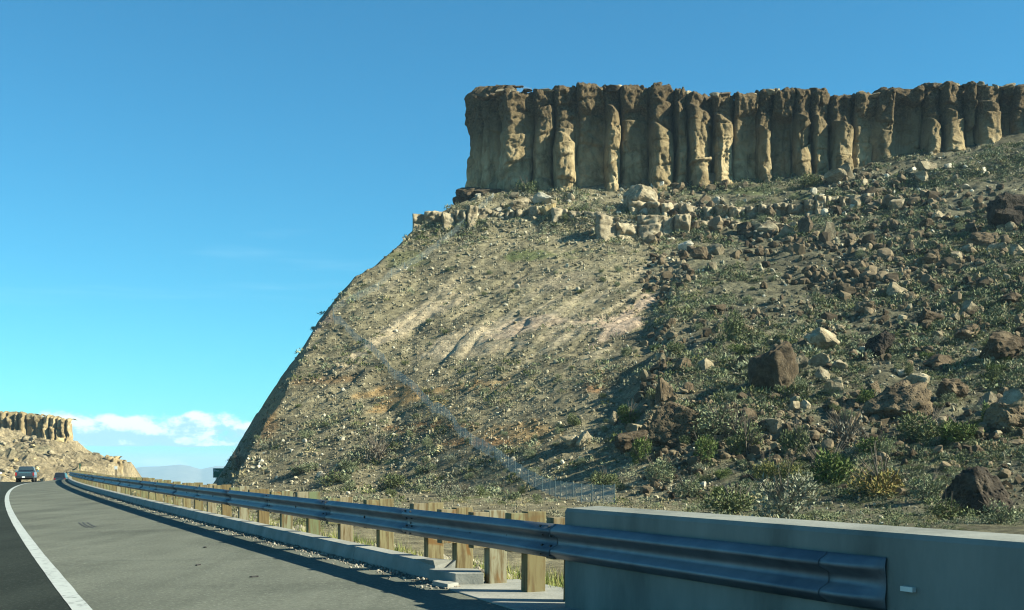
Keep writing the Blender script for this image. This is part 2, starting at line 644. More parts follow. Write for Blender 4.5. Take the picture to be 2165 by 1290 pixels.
def land(X, Y, detail=True):
    X = np.asarray(X, float)
    Y = np.asarray(Y, float)
    shp = X.shape
    xf, yf = X.ravel(), Y.ravel()
    s = np.empty_like(xf)
    off = np.empty_like(xf)
    cp = np.arange(0, len(PS), 8)
    for a in range(0, len(xf), 60000):
        b = a + 60000
        d = (xf[a:b, None] - PX[None, cp]) ** 2 + (yf[a:b, None] - PY[None, cp]) ** 2
        j = cp[np.argmin(d, 1)]
        dx, dy = xf[a:b] - PX[j], yf[a:b] - PY[j]
        s[a:b] = PS[j] + dx * np.sin(PH[j]) + dy * np.cos(PH[j])
        off[a:b] = dx * np.cos(PH[j]) - dy * np.sin(PH[j])
    s, off = s.reshape(shp), off.reshape(shp)
    zr = road_z(s)
    cross = QX * np.clip(s, 0, 230)
    base = np.where(off > -13, zr - 0.12, zr - 0.12 - 0.02 * np.clip(-13 - off, 0, 60))
    base = base + np.clip(off / 4.0, 0, 1) * np.clip(cross, 0, 1) * (1 - sstep(off, 5, 9))
    base = base - 1.0 * sstep(off, 4.9, 9.5)
    # the slope up to the cliff foot
    yfoot = np.interp(X, [-60, -40, -15, -5, 5, 18, 40, 120], [152, 146, 130, 114, 97, 75, 35, -110])
    zc = np.interp(X, [-40, -13, 30, 50, 67, 77, 90, 101, 130, 300], [54, 54.5, 55, 56.2, 58.6, 60.8, 63, 65.8, 68, 70])
    p = np.interp(X, [-20, 15, 40, 80], [1.12, 1.4, 1.8, 1.9])
    v = np.clip((Y - yfoot) / (CLIFF_Y - yfoot), 0, 1.03)
    zn = base + (zc - base) * v ** p
    # scooped bowl: ground right of its rim stands higher
    xe = 8.3 + (Y - 100) * 0.195 + 1.5 * vnoise(Y * 0.11, 3.1, 0.5)
    rim = sstep(Y, 92, 118) * (1 - sstep(Y, 178, 205))
    zn = zn + 1.9 * sstep(X - xe, -2.5, 2.0) * rim * (1 - 0.6 * sstep(X - xe, 6, 40))
    # terrace with a broken ledge under the cliff
    wob = 3.0 * vnoise(X * 0.07, 1.7, 9.2)
    zn = zn + 1.6 * (sstep(Y + wob, 222, 224.5) - 0.5 * sstep(Y + wob, 228, 244)) * sstep(v, 0.5, 0.8)
    # road cut at the left end
    hc = math.radians(-14.9)
    fx, fy = -34.6, 150.0
    u = (X - fx) * math.cos(hc) - (Y - fy) * math.sin(hc)
    un = u + 0.9 * vnoise(Y * 0.13, u * 0.05, 2.2) * sstep(u, 2, 16)
    zcut = base + np.interp(un, CUT_U, CUT_Z)
    z = np.minimum(zn, zcut)
    z = np.where(Y > 266, np.minimum(z, 58 - (Y - 266) * 1.1), z)
    z = np.maximum(z, base)
    if detail:
        hill = sstep(z - base, 0.0, 4.0)
        n = 0.45 * fbm(X * 0.16, Y * 0.16, 0.3, 3) + 0.22 * fbm(X * 0.7, Y * 0.7, 5.1, 3)
        n = n + 0.42 * fbm(X * 0.42, Y * 0.42, 2.6, 2) * sstep(X - xe, -1, 4) * hill
        # runnels down the bowl and the lower apron
        dn = (X - 0.55 * Y) * 0.42 + 0.9 * fbm(X * 0.05, Y * 0.05, 7.7, 2)
        run = np.abs(vnoise(dn, Y * 0.018, 12.3)) ** 0.7
        bowl = (1 - sstep(X - xe, -6, 0)) * sstep(z - base, 4, 12) * (1 - sstep(Y, 200, 222))
        z = z + n * (0.25 + 0.75 * hill) * sstep(off, 5.5, 11) + (run - 0.5) * 0.55 * bowl
    return z


# grid of the near land, fan-shaped so that it is finest where the slope is seen
_y = [3.0]
while _y[-1] < 480:
    y0 = _y[-1]
    _y.append(y0 + (min(0.015 * y0, 0.5) if y0 < 262 else 4.0))
GY = np.array(_y)
GT = np.linspace(-0.52, 0.60, 640)
GX = GY[:, None] * GT[None, :]
GYY = np.repeat(GY[:, None], len(GT), 1)
GZ = land(GX, GYY)
GE = np.maximum.accumulate((GZ - EYE) / GY[:, None], axis=0)


def on_land(px, py):
    """where a line of sight meets the land (used to set things down on the ground)"""
    px = np.atleast_1d(np.asarray(px, float))
    py = np.atleast_1d(np.asarray(py, float))
    t = (px - 1082.5) / 2613
    e = (HOR - py) / 2613
    c = np.clip(np.round((t - GT[0]) / (GT[1] - GT[0])).astype(int), 0, len(GT) - 1)
    X = np.full(len(px), np.nan)
    Y = X.copy()
    Z = X.copy()
    for i in range(len(px)):
        col = GE[:, c[i]]
        j = int(np.searchsorted(col, e[i]))
        if 0 < j < len(GY):
            e0, e1 = col[j - 1], col[j]
            w = 0.0 if e1 <= e0 else (e[i] - e0) / (e1 - e0)
            Y[i] = GY[j - 1] + (GY[j] - GY[j - 1]) * w
            Z[i] = GZ[j - 1, c[i]] + (GZ[j, c[i]] - GZ[j - 1, c[i]]) * w
            X[i] = GT[c[i]] * Y[i]
    return X, Y, Z


def land_colour(X, Y):
    j = np.clip(np.searchsorted(GY, Y), 0, len(GY) - 1)
    c = np.clip(np.round((X / Y - GT[0]) / (GT[1] - GT[0])).astype(int), 0, len(GT) - 1)
    return GCOL[j, c]


def build_slope():
    global GCOL
    nr, nc = GX.shape
    gpx, gpy = to_px(np.stack([GX, GYY, GZ], -1))
    # ground colours: stony grey-brown, bare tan washes, ochre earth, green flushes
    wn = fbm(GX * 0.13, GYY * 0.13, 1.1, 4)
    fine = fbm(GX * 0.6, GYY * 0.6, 3.3, 3)
    base = np.array([0.152, 0.132, 0.080])
    col = base[None, None, :] * (1 + 0.25 * wn[..., None] + 0.2 * fine[..., None])
    grey = np.array([0.078, 0.074, 0.046])
    right = sstep(gpx + 60 * wn, 1380, 1520)
    col = col * (1 - 0.8 * right[..., None]) + grey * (1 + 0.35 * wn[..., None]) * 0.8 * right[..., None]

    def patch(px, py, rx, ry, rgb, k, rot=0.0):
        nonlocal col
        a = math.radians(rot)
        dx, dy = gpx - px, gpy - py
        qx, qy = (dx * math.cos(a) + dy * math.sin(a)) / rx, (-dx * math.sin(a) + dy * math.cos(a)) / ry
        d = np.sqrt(qx ** 2 + qy ** 2) + 0.55 * wn + 0.35 * fine
        w = (k * (1 - sstep(d, 0.55, 1.15)))[..., None]
        col = col * (1 - w) + np.array(rgb) * w

    tan, pink, ochre, rust, green = (0.34, 0.275, 0.18), (0.36, 0.27, 0.195), (0.27, 0.175, 0.075), (0.20, 0.115, 0.05), (0.06, 0.085, 0.025)
    for q in [(830, 700, 110, 18, tan, .8, -32), (900, 668, 110, 16, tan, .8, -34), (960, 640, 80, 14, tan, .7, -34), (1000, 705, 120, 22, tan, .75, -18),
              (1110, 690, 110, 18, pink, .75, -18), (1040, 735, 120, 18, tan, .7, -8), (1200, 700, 90, 14, tan, .6, -15), (1330, 665, 80, 13, pink, .85, -38),
              (1290, 680, 60, 14, pink, .8, 0), (1180, 590, 150, 24, (0.2, .165, .115), .5, -10), (780, 740, 60, 12, tan, .6, -35), (1370, 560, 50, 12, tan, .45, -40),
              (770, 835, 90, 9, ochre, .75, -8), (845, 850, 70, 10, ochre, .8, -18), (900, 903, 110, 9, rust, .8, -3), (1075, 915, 90, 22, ochre, .55, 0),
              (985, 935, 70, 8, rust, .8, 0), (1262, 800, 14, 26, (0.24, .13, .06), .6, 20), (1010, 815, 90, 10, ochre, .55, -6), (570, 850, 24, 40, ochre, .6, 20),
              (545, 905, 30, 30, rust, .5, 20), (930, 855, 30, 10, (0.4, .29, .12), .7, 0), (690, 805, 70, 6, rust, .5, -4), (660, 690, 60, 20, (0.2, .15, .12), .5, -45),
              (1160, 538, 90, 12, green, .7, 0), (790, 975, 90, 6, green, .7, 0), (950, 470, 60, 14, green, .45, 0), (860, 545, 60, 16, green, .4, 0),
              (1050, 1048, 60, 7, green, .6, 0), (1750, 415, 90, 10, green, .5, 0), (1600, 405, 120, 8, green, .45, 0), (1300, 470, 60, 8, (0.3, .26, .18), .6, 0)]:
        patch(*q)
    streak = vnoise(((gpx - 700) * 0.62 + (gpy - 700)) * 0.075, ((gpx - 700) - (gpy - 700) * 0.62) * 0.006, 4.4)
    sk = sstep(streak, 0.05, 0.55) * sstep(gpx, 760, 860) * (1 - sstep(gpx, 1330, 1400)) * sstep(gpy, 560, 630) * (1 - sstep(gpy, 730, 800))
    col = col * (1 - 0.55 * sk[..., None]) + np.array([0.37, 0.305, 0.20]) * 0.55 * sk[..., None]
    col = np.clip(col, 0.01, 0.6)
    GCOL = col
    idx = np.arange(nr * nc).reshape(nr, nc)
    f = np.stack([idx[:-1, :-1], idx[:-1, 1:], idx[1:, 1:], idx[1:, :-1]], -1).reshape(-1, 4)
    v = np.stack([GX, GYY, GZ], -1).reshape(-1, 3)
    o = link('hillside', mesh_arrays('hillside', v, f, M_SLOPE, True, col.reshape(-1, 3)))
    tag(o, 'stony desert slope rising from the road to the cliff foot', None, None, 'structure')


build_slope()


def build_ground():
    # wide land falling away to a valley, out to the horizon
    r = np.concatenate([np.linspace(0, 240, 7), np.geomspace(260, 30000, 60)])
    a = np.linspace(0, 2 * math.pi, 129)[:-1]
    R, A = np.meshgrid(r, a, indexing='ij')
    X, Y = R * np.sin(A), R * np.cos(A)
    Z = -9 - np.interp(R, [0, 240, 900, 2500, 7000, 40000], [0, 2, 45, 170, 330, 345]) + 8 * fbm(X * 0.0011, Y * 0.0011, 0.2, 3) * sstep(R, 600, 4000)
    idx = np.arange(R.size).reshape(R.shape)
    j2 = np.roll(idx, -1, axis=1)
    f = np.stack([idx[:-1], idx[1:], j2[1:], j2[:-1]], -1).reshape(-1, 4)
    c = np.tile(np.array([0.17, 0.14, 0.095]), (R.size, 1)) * (1 + 0.2 * fbm(X * 0.003, Y * 0.003, 4, 3)).reshape(-1, 1)
    o = link('ground', mesh_arrays('ground', np.stack([X, Y, Z], -1).reshape(-1, 3), f, M_FAR, True, c))
    tag(o, 'desert land falling away to the far valley', None, None, 'structure')


build_ground()


def build_mountains():
    n, m = 260, 40
    px = np.linspace(-500, 900, n)
    D0 = 12000.0
    ridge_px = [-500, 0, 150, 270, 300, 335, 360, 380, 400, 415, 425, 440, 455, 480, 540, 620, 750, 900]
    ridge_py = [995, 990, 994, 991, 986, 985, 983, 981.5, 984, 989, 991.5, 988, 985, 984, 990, 986, 992, 996]
    ry = np.interp(px, ridge_px, ridge_py)
    V = []
    for j in range(m):
        w = j / (m - 1)                      # 0 = near foot, 1 = behind
        D = D0 + (w - 0.55) * 3600
        X = (px - 1082.5) / 2613 * D0 * (D / D0)
        zr = EYE - (ry - HOR) / 2613 * D0
        prof = np.clip(1 - abs(w - 0.55) / 0.55, 0, 1) ** 0.9
        spur = 60 * fbm(X * 0.0016, D * 0.0009 + np.zeros(n), 1.3, 4) * (prof * (1 - prof)) * 4
        z = -352 + (zr + 352) * prof + spur
        V.append(np.stack([X, np.full(n, D), z], -1))
    V = np.array(V)
    idx = np.arange(n * m).reshape(m, n)
    f = np.stack([idx[:-1, :-1], idx[:-1, 1:], idx[1:, 1:], idx[1:, :-1]], -1).reshape(-1, 4)
    c = np.tile(np.array([0.15, 0.13, 0.10]), (n * m, 1))
    o = link('mountains', mesh_arrays('mountains', V.reshape(-1, 3), f, M_FAR, True, c))
    tag(o, 'far blue mountain range beyond the road', None, None, 'structure')


build_mountains()

# ------------------------------------------------------------------ road


def ribbon(name, s0, s1, o0, o1, mat, dz=0.0, ds=1.0, no=1, parent=None, wob=0.0):
    ss = np.arange(s0, s1 + ds * 0.5, ds)
    oo = np.linspace(o0, o1, no + 1)
    S, O = np.meshgrid(ss, oo, indexing='ij')
    if wob:
        O = O + wob * vnoise(S * 1.7, O * 3, 0.5) * np.where((O == o0) | (O == o1), 1, 0)
    v = road_pt(S, O, dz).reshape(-1, 3)
    idx = np.arange(S.size).reshape(S.shape)
    f = np.stack([idx[:-1, :-1], idx[:-1, 1:], idx[1:, 1:], idx[1:, :-1]], -1).reshape(-1, 4)
    return link(name, mesh_arrays(name, v, f, mat, False), parent)


tag(ribbon('road', -25, 420, -10.6, LINE_OFF, M_LANE, 0.0, 1.0, 6), 'dark asphalt travel lanes curving over the crest', None, None, 'structure')
shoulder = ribbon('road_shoulder', -25, 420, LINE_OFF, 4.0, M_SHOULDER, 0.0, 1.0, 6)
tag(shoulder, 'pale asphalt shoulder between the white line and the guardrail', None, None, 'structure')
edge_line = ribbon('edge_line', -20, 300, LINE_OFF - 0.085, LINE_OFF + 0.085, M_WHITE_LINE, 0.005, 0.5, 2, wob=0.006)
tag(edge_line, 'solid white edge line between the dark lane and the shoulder', None, None, 'structure')
for k in range(12):
    a = -10 + k * 12.2
    tag(ribbon('lane_line', a, a + 3.0, -3.62, -3.50, M_WHITE_LINE, 0.005, 0.5, 1), 'white dash between the two travel lanes', None, None, 'structure')
tag(ribbon('left_edge_line', -20, 300, -7.4, -7.25, M_WHITE_LINE, 0.005, 1.0, 1), 'pale line along the far left lane edge', None, None, 'structure')

# tyre marks, sealed cracks on the shoulder
for o_, s_, ln, cv in ((1.46, 27.2, 2.6, 0.06), (1.54, 27.0, 2.9, 0.07), (1.64, 27.3, 2.4, 0.06)):
    ss = np.linspace(s_, s_ + ln, 14)
    w = 0.016
    oo = o_ + cv * (ss - s_ - ln / 2) ** 2 * 0.25
    v = np.concatenate([road_pt(ss, oo - w, 0.005), road_pt(ss, oo + w, 0.005)])
    f = np.array([[i, i + 14, i + 15, i + 1] for i in range(13)])
    link('tyre_mark', mesh_arrays('tyre_mark', v, f, M_SKID), shoulder)
for s_, sl, o0, o1 in ((25.6, 0.7, 0.5, 3.2), (17.9, 0.75, 0.6, 3.6), (40.0, 0.7, 0.9, 3.6)):
    oo = np.linspace(o0, o1, 30)
    ss = s_ - sl * (oo - o0) * 0.55 + 0.09 * fbm(oo * 2.1, s_, 0.5, 3)
    w = 0.011 + 0.008 * vnoise(oo * 6, s_, 2.0)
    v = np.concatenate([road_pt(ss - w, oo, 0.005), road_pt(ss + w, oo, 0.005)])
    f = np.array([[i, i + 1, i + 31, i + 30] for i in range(29)])
    link('crack', mesh_arrays('crack', v, f, M_SKID), shoulder)

# ------------------------------------------------------------------ rocks: shapes
_ICO = {}


def ico(sub):
    if sub not in _ICO:
        bm = bmesh.new()
        bmesh.ops.create_icosphere(bm, subdivisions=sub, radius=1.0)
        v = np.array([x.co[:] for x in bm.verts])
        f = np.array([[q.index for q in x.verts] for x in bm.faces])
        bm.free()
        _ICO[sub] = (v, f)
    return _ICO[sub]


def rock_shape(seed, sub, planes=7, rough=0.12, blocky=0.0, keep=0.46):
    r = np.random.default_rng(seed)
    v, f = ico(sub)
    v = v.copy()
    if blocky > 0:      # push the ball towards a box
        q = np.sign(v) * np.abs(v) ** (1 - 0.72 * blocky)
        v = q / np.max(np.linalg.norm(q, axis=1)) * 1.45
    v = v * (1 + 0.16 * vnoise(v[:, 0] * 1.1 + seed, v[:, 1] * 1.1, v[:, 2] * 1.1))[:, None]
    for i in range(planes):
        n = r.normal(size=3)
        n /= np.linalg.norm(n)
        d = r.uniform(0.46 if planes > 7 else 0.60, 0.82)
        t = v @ n - d
        v = v - np.clip(t, 0, None)[:, None] * n[None, :] * 0.92
    nn = fbm(v[:, 0] * 2.3 + seed * 3.1, v[:, 1] * 2.3, v[:, 2] * 2.3, 4, 0.55)
    v = v * (1 + rough * nn)[:, None]
    lo, hi = v.min(0), v.max(0)
    v = (v - (lo + hi) / 2) / (hi - lo)          # unit box, centred
    return v, f


ROCK_POOL = {}


def rock_mesh(seed, sub, mat, planes=7, rough=0.12, blocky=0.0):
    key = (seed, sub, mat.name, planes, rough, blocky)
    if key not in ROCK_POOL:
        v, f = rock_shape(seed, sub, planes, rough, blocky)
        ROCK_POOL[key] = mesh_arrays('rock', v, f, mat, sub >= 5)
    return ROCK_POOL[key]


def put_rock(px, py, w, h, name, label, cat, group, mat, sub=3, planes=7, rough=0.12, blocky=0.0, seed=None, rz=None, depth=0.8, tilt=0.0, sink=0.16):
    X, Y, Z = on_land(px, py)
    if np.isnan(X[0]):
        return None
    x, y = float(X[0]), float(Y[0])
    k = y / 2613.0
    W, H = w * k, h * k
    D = W * depth
    yc = y + D * 0.3
    xc = x * yc / y
    z0 = float(land(np.array([xc]), np.array([yc]))[0])
    z0 = min(z0, float(Z[0]) + 0.35 * H)
    seed = seed if seed is not None else random.randint(1, 9999)
    o = link(name, rock_mesh(seed, sub, mat, planes, rough, blocky), None, (xc, yc, z0 + H * (0.5 - sink)))
    o.scale = (W, D, H * (1 + sink))
    o.rotation_euler = (random.uniform(-0.12, 0.12), tilt + random.uniform(-0.1, 0.1), rz if rz is not None else random.uniform(-0.35, 0.35))
    tag(o, label, cat, group)
    return o


# ------------------------------------------------------------------ the cliff
TOP_PX = [985, 1000, 1060, 1090, 1150, 1240, 1300, 1400, 1450, 1490, 1560, 1620, 1650, 1700, 1750, 1800, 1850, 1910, 1960, 2000, 2090, 2165, 2400]
TOP_PY = [203, 188, 183, 190, 182, 173, 176, 174, 185, 193, 196, 183, 188, 181, 186, 196, 190, 181, 173, 171, 173, 178, 182]


def cliff_top(px):
    return EYE + (HOR - np.interp(px, TOP_PX, TOP_PY)) / 2613 * CLIFF_Y


def facets(a, b, size, seed):
    """cell pattern for fractured rock: offset, tilt and distance to the joint of the cell at (a, b)"""
    a, b = a / size, b / size
    ia, ib = np.floor(a).astype(np.int64), np.floor(b).astype(np.int64)
    d1 = np.full(a.shape, 99.0)
    d2 = d1.copy()
    off = np.zeros(a.shape)
    ta = np.zeros(a.shape)
    tb = np.zeros(a.shape)
    for i in (-1, 0, 1):
        for j in (-1, 0, 1):
            ci, cj = ia + i, ib + j
            px = ci + 0.5 + 0.45 * _hash(ci, cj, np.full_like(ci, seed))
            py = cj + 0.5 + 0.45 * _hash(ci, cj, np.full_like(ci, seed + 7))
            d = np.sqrt((a - px) ** 2 + (b - py) ** 2)
            near = d < d1
            d2 = np.where(near, d1, np.minimum(d2, d))
            d1 = np.where(near, d, d1)
            off = np.where(near, _hash(ci, cj, np.full_like(ci, seed + 13)), off)
            ta = np.where(near, _hash(ci, cj, np.full_like(ci, seed + 19)) * (a - px), ta)
            tb = np.where(near, _hash(ci, cj, np.full_like(ci, seed + 23)) * (b - py), tb)
    return off, (ta + tb) * size, (d2 - d1) * size


def column_strip(seed, O, tx, ty, u0, u1, fw, z0, z1, nu, nz, mat, wild=1.0, power=5.0, depth=1.6, tilt=0.0, nb=None, cap=0.8, capfrac=0.22, crev=1.6, fine=1.0, lip=5.0):
    """one column of a cliff: its face, its rounded flanks running back into the joints, its broken top.
    O origin, (tx, ty) direction along the cliff, u0..u1 extent, fw how far it stands forward"""
    r = np.random.default_rng(seed)
    nx, ny = ty, -tx                       # outward normal
    u = np.linspace(0, 1, nu)
    u = 0.5 - 0.5 * np.cos(math.pi * u) * (0.35 + 0.65 * 1) if nu > 6 else u
    zz = np.linspace(0, 1, nz)
    H = z1 - z0
    U, Z = np.meshgrid(u, zz)
    W = u1 - u0
    q = np.abs(2 * U - 1)
    zc = z0 + Z * H
    # stacked blocks
    nb = nb or max(3, int(H / 4.2))
    cuts = np.clip(np.sort(np.linspace(0, 1, nb + 1)[1:-1] + r.normal(0, 0.3 / nb, nb - 1)), 0.06, 0.94)
    slope = r.normal(0, 0.05, nb - 1)
    bid = np.zeros_like(Z, int)
    dj = np.full_like(Z, 9.0)
    for c, sl in zip(cuts, slope):
        line = c + sl * (U - 0.5)
        bid += (Z > line).astype(int)
        dj = np.minimum(dj, np.abs(Z - line) * H)
    boff = r.normal(0, 0.36 * wild, nb + 1)
    btilt = tilt + r.normal(0, 0.16 * wild, nb + 1)
    bpow = np.clip(power + r.normal(0, 1.0, nb + 1), 2.0, 9)
    bump = np.clip(1 - q ** bpow[bid], 0, 1) ** 0.6
    hfade = r.uniform(0.52, 0.85)
    keepf = np.where(fw > 1.2, 1 - 0.75 * sstep(Z + 0.10 * (U - 0.5), hfade, hfade + 0.05), 1.0)
    fwz = fw * keepf
    crev = (1.1 + 0.75 * max(fw, 0.0)) * (1 - 0.55 * sstep(Z, 0.78, 0.9)) * crev / 1.6
    D = -crev + (fwz + depth * 0.5 * (0.35 + 0.65 * keepf) + crev) * bump + boff[bid] * bump + btilt[bid] * (U - 0.5) * W * bump
    D = D - 0.30 * np.exp(-(dj / 0.16) ** 2) * bump * (0.4 + 0.6 * wild)
    # bulging foot, waist, overhanging cap
    D = D + wild * 0.55 * np.exp(-((Z - 0.16) / 0.14) ** 2) * bump - wild * 0.35 * np.exp(-((Z - 0.5) / 0.16) ** 2) * bump
    capm = sstep(Z + 0.06 * vnoise(U * W * 0.5 + seed, 0.0, 3.0), 1 - capfrac - 0.03, 1 - capfrac + 0.03)
    D = D + capm * (cap - 0.55 * np.clip(fw, -2, 2)) * (0.55 + 0.45 * bump)
    D = D - 0.9 * sstep(Z, 0.95, 1.0) ** 2
    ax = u0 + U * W
    X = O[0] + tx * ax
    Y = O[1] + ty * ax
    # the joints wander with height
    wob = 0.35 * vnoise(ax * 0.06 + 3.3, zc * 0.13, 5.0) + 0.16 * vnoise(ax * 0.2, zc * 0.5, 9.0)
    n1 = fbm(X * 0.35, Y * 0.35, zc * 0.22, 3)
    n2 = fbm(X * 1.3, Y * 1.3, zc * 0.9, 3)
    D = D + bump * (0.32 * n1 * wild + fine * (0.13 + 0.30 * capm) * n2)
    fo, ft, fd = facets(ax + 1.1 * n1, zc * 0.55 + 0.9 * n2, 1.7, 3)
    D = D + bump * fine * (0.20 * fo + 0.26 * ft - 0.16 * np.exp(-(fd / 0.10) ** 2)) * (0.55 + 0.45 * wild)
    # pock marks and spalled scars
    sc = sstep(vnoise(X * 0.30 + 40, Y * 0.3, zc * 0.25), 0.42, 0.52)
    D = D - 0.45 * sc * bump * wild
    X = X + tx * wob + nx * D
    Y = Y + ty * wob + ny * D
    zt = zc + (0.35 * fbm(X * 0.8, Y * 0.8, 1.0, 3) + 0.30 * facets(ax, zc * 0, 1.9, 31)[0]) * sstep(Z, 0.86, 1.0) * min(1.0, H / 12)
    V = [np.stack([X, Y, zt], -1)]
    for k, (bk, dn) in enumerate(((0.8, 0.15), (2.2, 0.1), (lip, -0.2))):
        V.append(np.stack([X[-1] - nx * bk, Y[-1] - ny * bk, zt[-1] + dn + 0.25 * fbm(X[-1] * 0.9, Y[-1] * 0.9 + bk, 2.0, 2)], -1)[None])
    V = np.concatenate(V)
    idx = np.arange(V.shape[0] * V.shape[1]).reshape(V.shape[:2])
    f = np.stack([idx[:-1, :-1], idx[:-1, 1:], idx[1:, 1:], idx[1:, :-1]], -1).reshape(-1, 4)
    return mesh_arrays('rock_column', V.reshape(-1, 3), f, mat, True)


def build_mesa():
    root = empty('mesa', (40, CLIFF_Y + 30, 60))
    tag(root, 'flat-topped mesa with a wall of brown rock columns above the slope', None, None, 'structure')
    inv = Matrix.Translation(-Vector(root.location))

    def part(name, me, loc=(0, 0, 0)):
        o = link(name, me, root)
        o.matrix_parent_inverse = inv
        o.location = loc
        return o

    # core wall: plan outline, front face a little behind the columns
    plan = [(2.5, 249), (-2.0, 257), (-6.0, 266), (-6, 290), (20, 330), (120, 420), (330, 430), (330, 249)]
    front = [(x, 248.3 + 0.9 * math.sin(x * 0.31) + 0.6 * math.sin(x * 0.83)) for x in np.arange(300, 3.0, -0.9)]
    ring = plan + front
    lev = np.concatenate([np.linspace(40, 76, 44)])
    rings = []
    for z in lev:
        rr = []
        for (x, y) in ring:
            nz = 1.1 * float(vnoise(x * 0.5, y * 0.3, z * 0.16)) + 0.5 * float(vnoise(x * 1.4, y, z * 0.6)) if abs(y - 248.3) < 2.5 else 0.8 * float(vnoise(x * 0.4, y * 0.4, z * 0.3))
            top = float(cliff_top(1082.5 + x / CLIFF_Y * 2613)) - 0.35
            zz = 40 + (z - 40) / 36.0 * (top - 40)
            rr.append((x + 0.3 * nz, y + nz, zz))
        rings.append(rr)
    mb = MB().loft(rings)
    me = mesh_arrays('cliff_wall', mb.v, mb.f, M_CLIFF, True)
    part('cliff_wall', me)

    # columns across the face: (left px, right px, set forward m, base row, wildness)
    spec = [(1062, 1128, 0.2, .8), (1128, 1170, 0.5, 1.0), (1170, 1222, 2.3, 1.3), (1222, 1278, -1.0, .6), (1278, 1312, 1.9, 1.2), (1312, 1370, -0.4, .7), (1370, 1427, 2.4, 1.1),
            (1427, 1452, 1.3, .8), (1452, 1508, 1.9, 1.1), (1508, 1553, 1.5, 1.2), (1553, 1602, -1.1, .5), (1602, 1637, 2.1, 1.0), (1637, 1680, -1.2, .5), (1680, 1719, 2.1, 1.2),
            (1719, 1757, 1.5, 1.0), (1757, 1808, 2.5, 1.4), (1808, 1850, -0.6, .9), (1850, 1888, 0.2, 1.0), (1888, 1950, -1.9, .5), (1950, 1991, 2.1, 1.2), (1991, 2040, 1.2, 1.5),
            (2040, 2062, 0.0, 1.0), (2062, 2122, 1.5, 1.2), (2122, 2142, -1.5, .8), (2142, 2204, 0.3, 1.0), (2204, 2268, 1.4, 1.0), (2268, 2330, -0.4, .8), (2330, 2400, 1.0, 1.0)]
    for i, (a, b, fw, wild) in enumerate(spec):
        b = spec[i + 1][0] if i + 1 < len(spec) else b
        xa, xb = (a - 1082.5) / 2613 * 246, (b - 1082.5) / 2613 * 246
        xc = (xa + xb) / 2
        zb = float(land(np.array([xc]), np.array([CLIFF_Y - 2.0]))[0]) - 3.5
        zt = float(cliff_top((a + b) / 2)) + random.uniform(-0.2, 0.3)
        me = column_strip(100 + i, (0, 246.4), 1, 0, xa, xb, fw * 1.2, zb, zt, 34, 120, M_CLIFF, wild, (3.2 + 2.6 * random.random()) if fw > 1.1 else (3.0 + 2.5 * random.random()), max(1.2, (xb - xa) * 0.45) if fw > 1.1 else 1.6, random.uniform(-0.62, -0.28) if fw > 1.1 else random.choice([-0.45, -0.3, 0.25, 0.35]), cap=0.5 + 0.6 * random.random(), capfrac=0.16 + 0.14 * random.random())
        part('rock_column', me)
    # blunt left end, turned away from the sun
    ln = math.hypot(8.6, 18.5)
    tx, ty = 8.6 / ln, -18.5 / ln
    cuts_ = [0, 4.4, 8.2, 12.6, 17.0, ln + 0.8]
    for i in range(5):
        um = (cuts_[i] + cuts_[i + 1]) / 2
        x, y = -9.6 + tx * um, 264.5 + ty * um
        zb = float(land(np.array([x - 2]), np.array([y - 2]))[0]) - 5.0
        zt = EYE + (HOR - np.interp(1082.5 + x / y * 2613, TOP_PX, TOP_PY)) / 2613 * y
        me = column_strip(300 + i, (-9.6, 264.5), tx, ty, cuts_[i], cuts_[i + 1], 0.3 * (i % 2), zb, float(zt), 24, 90, M_CLIFF, 0.6, 6.0, 0.8, 0.0, cap=0.3, lip=2.0)
        part('rock_column', me)
    # jutting rim blocks along the top edge
    r = np.random.default_rng(5)
    for i in range(80):
        px = r.uniform(1000, 2200)
        x = (px - 1082.5) / 2613 * 247
        w = r.uniform(1.0, 3.4)
        o = part('rim_block', rock_mesh(int(r.integers(1, 9)) + 900, 3, M_ROCK_DARK if r.random() < .6 else M_ROCK_TAN, 8, 0.14, 0.4), (x, 247.5 + r.uniform(-1.6, 2.5), float(cliff_top(px)) + r.uniform(-0.9, 0.05)))
        o.scale = (w, w * .9, r.uniform(0.7, 1.6))
        o.rotation_euler = (0, 0, r.uniform(-.6, .6))
    # low shelf at the left foot of the wall
    for (x, y, z, sx, sy, sz) in [(-8.6, 249, 54.6, 5.5, 7, 4.4), (-4.8, 246.5, 54.2, 6, 5, 3.6), (-10.6, 252, 54, 3, 6, 3.2)]:
        o = part('foot_block', rock_mesh(41, 4, M_ROCK_DARK, 8, 0.12, 0.5), (x, y, z))
        o.scale = (sx, sy, sz)
    return root


build_mesa()


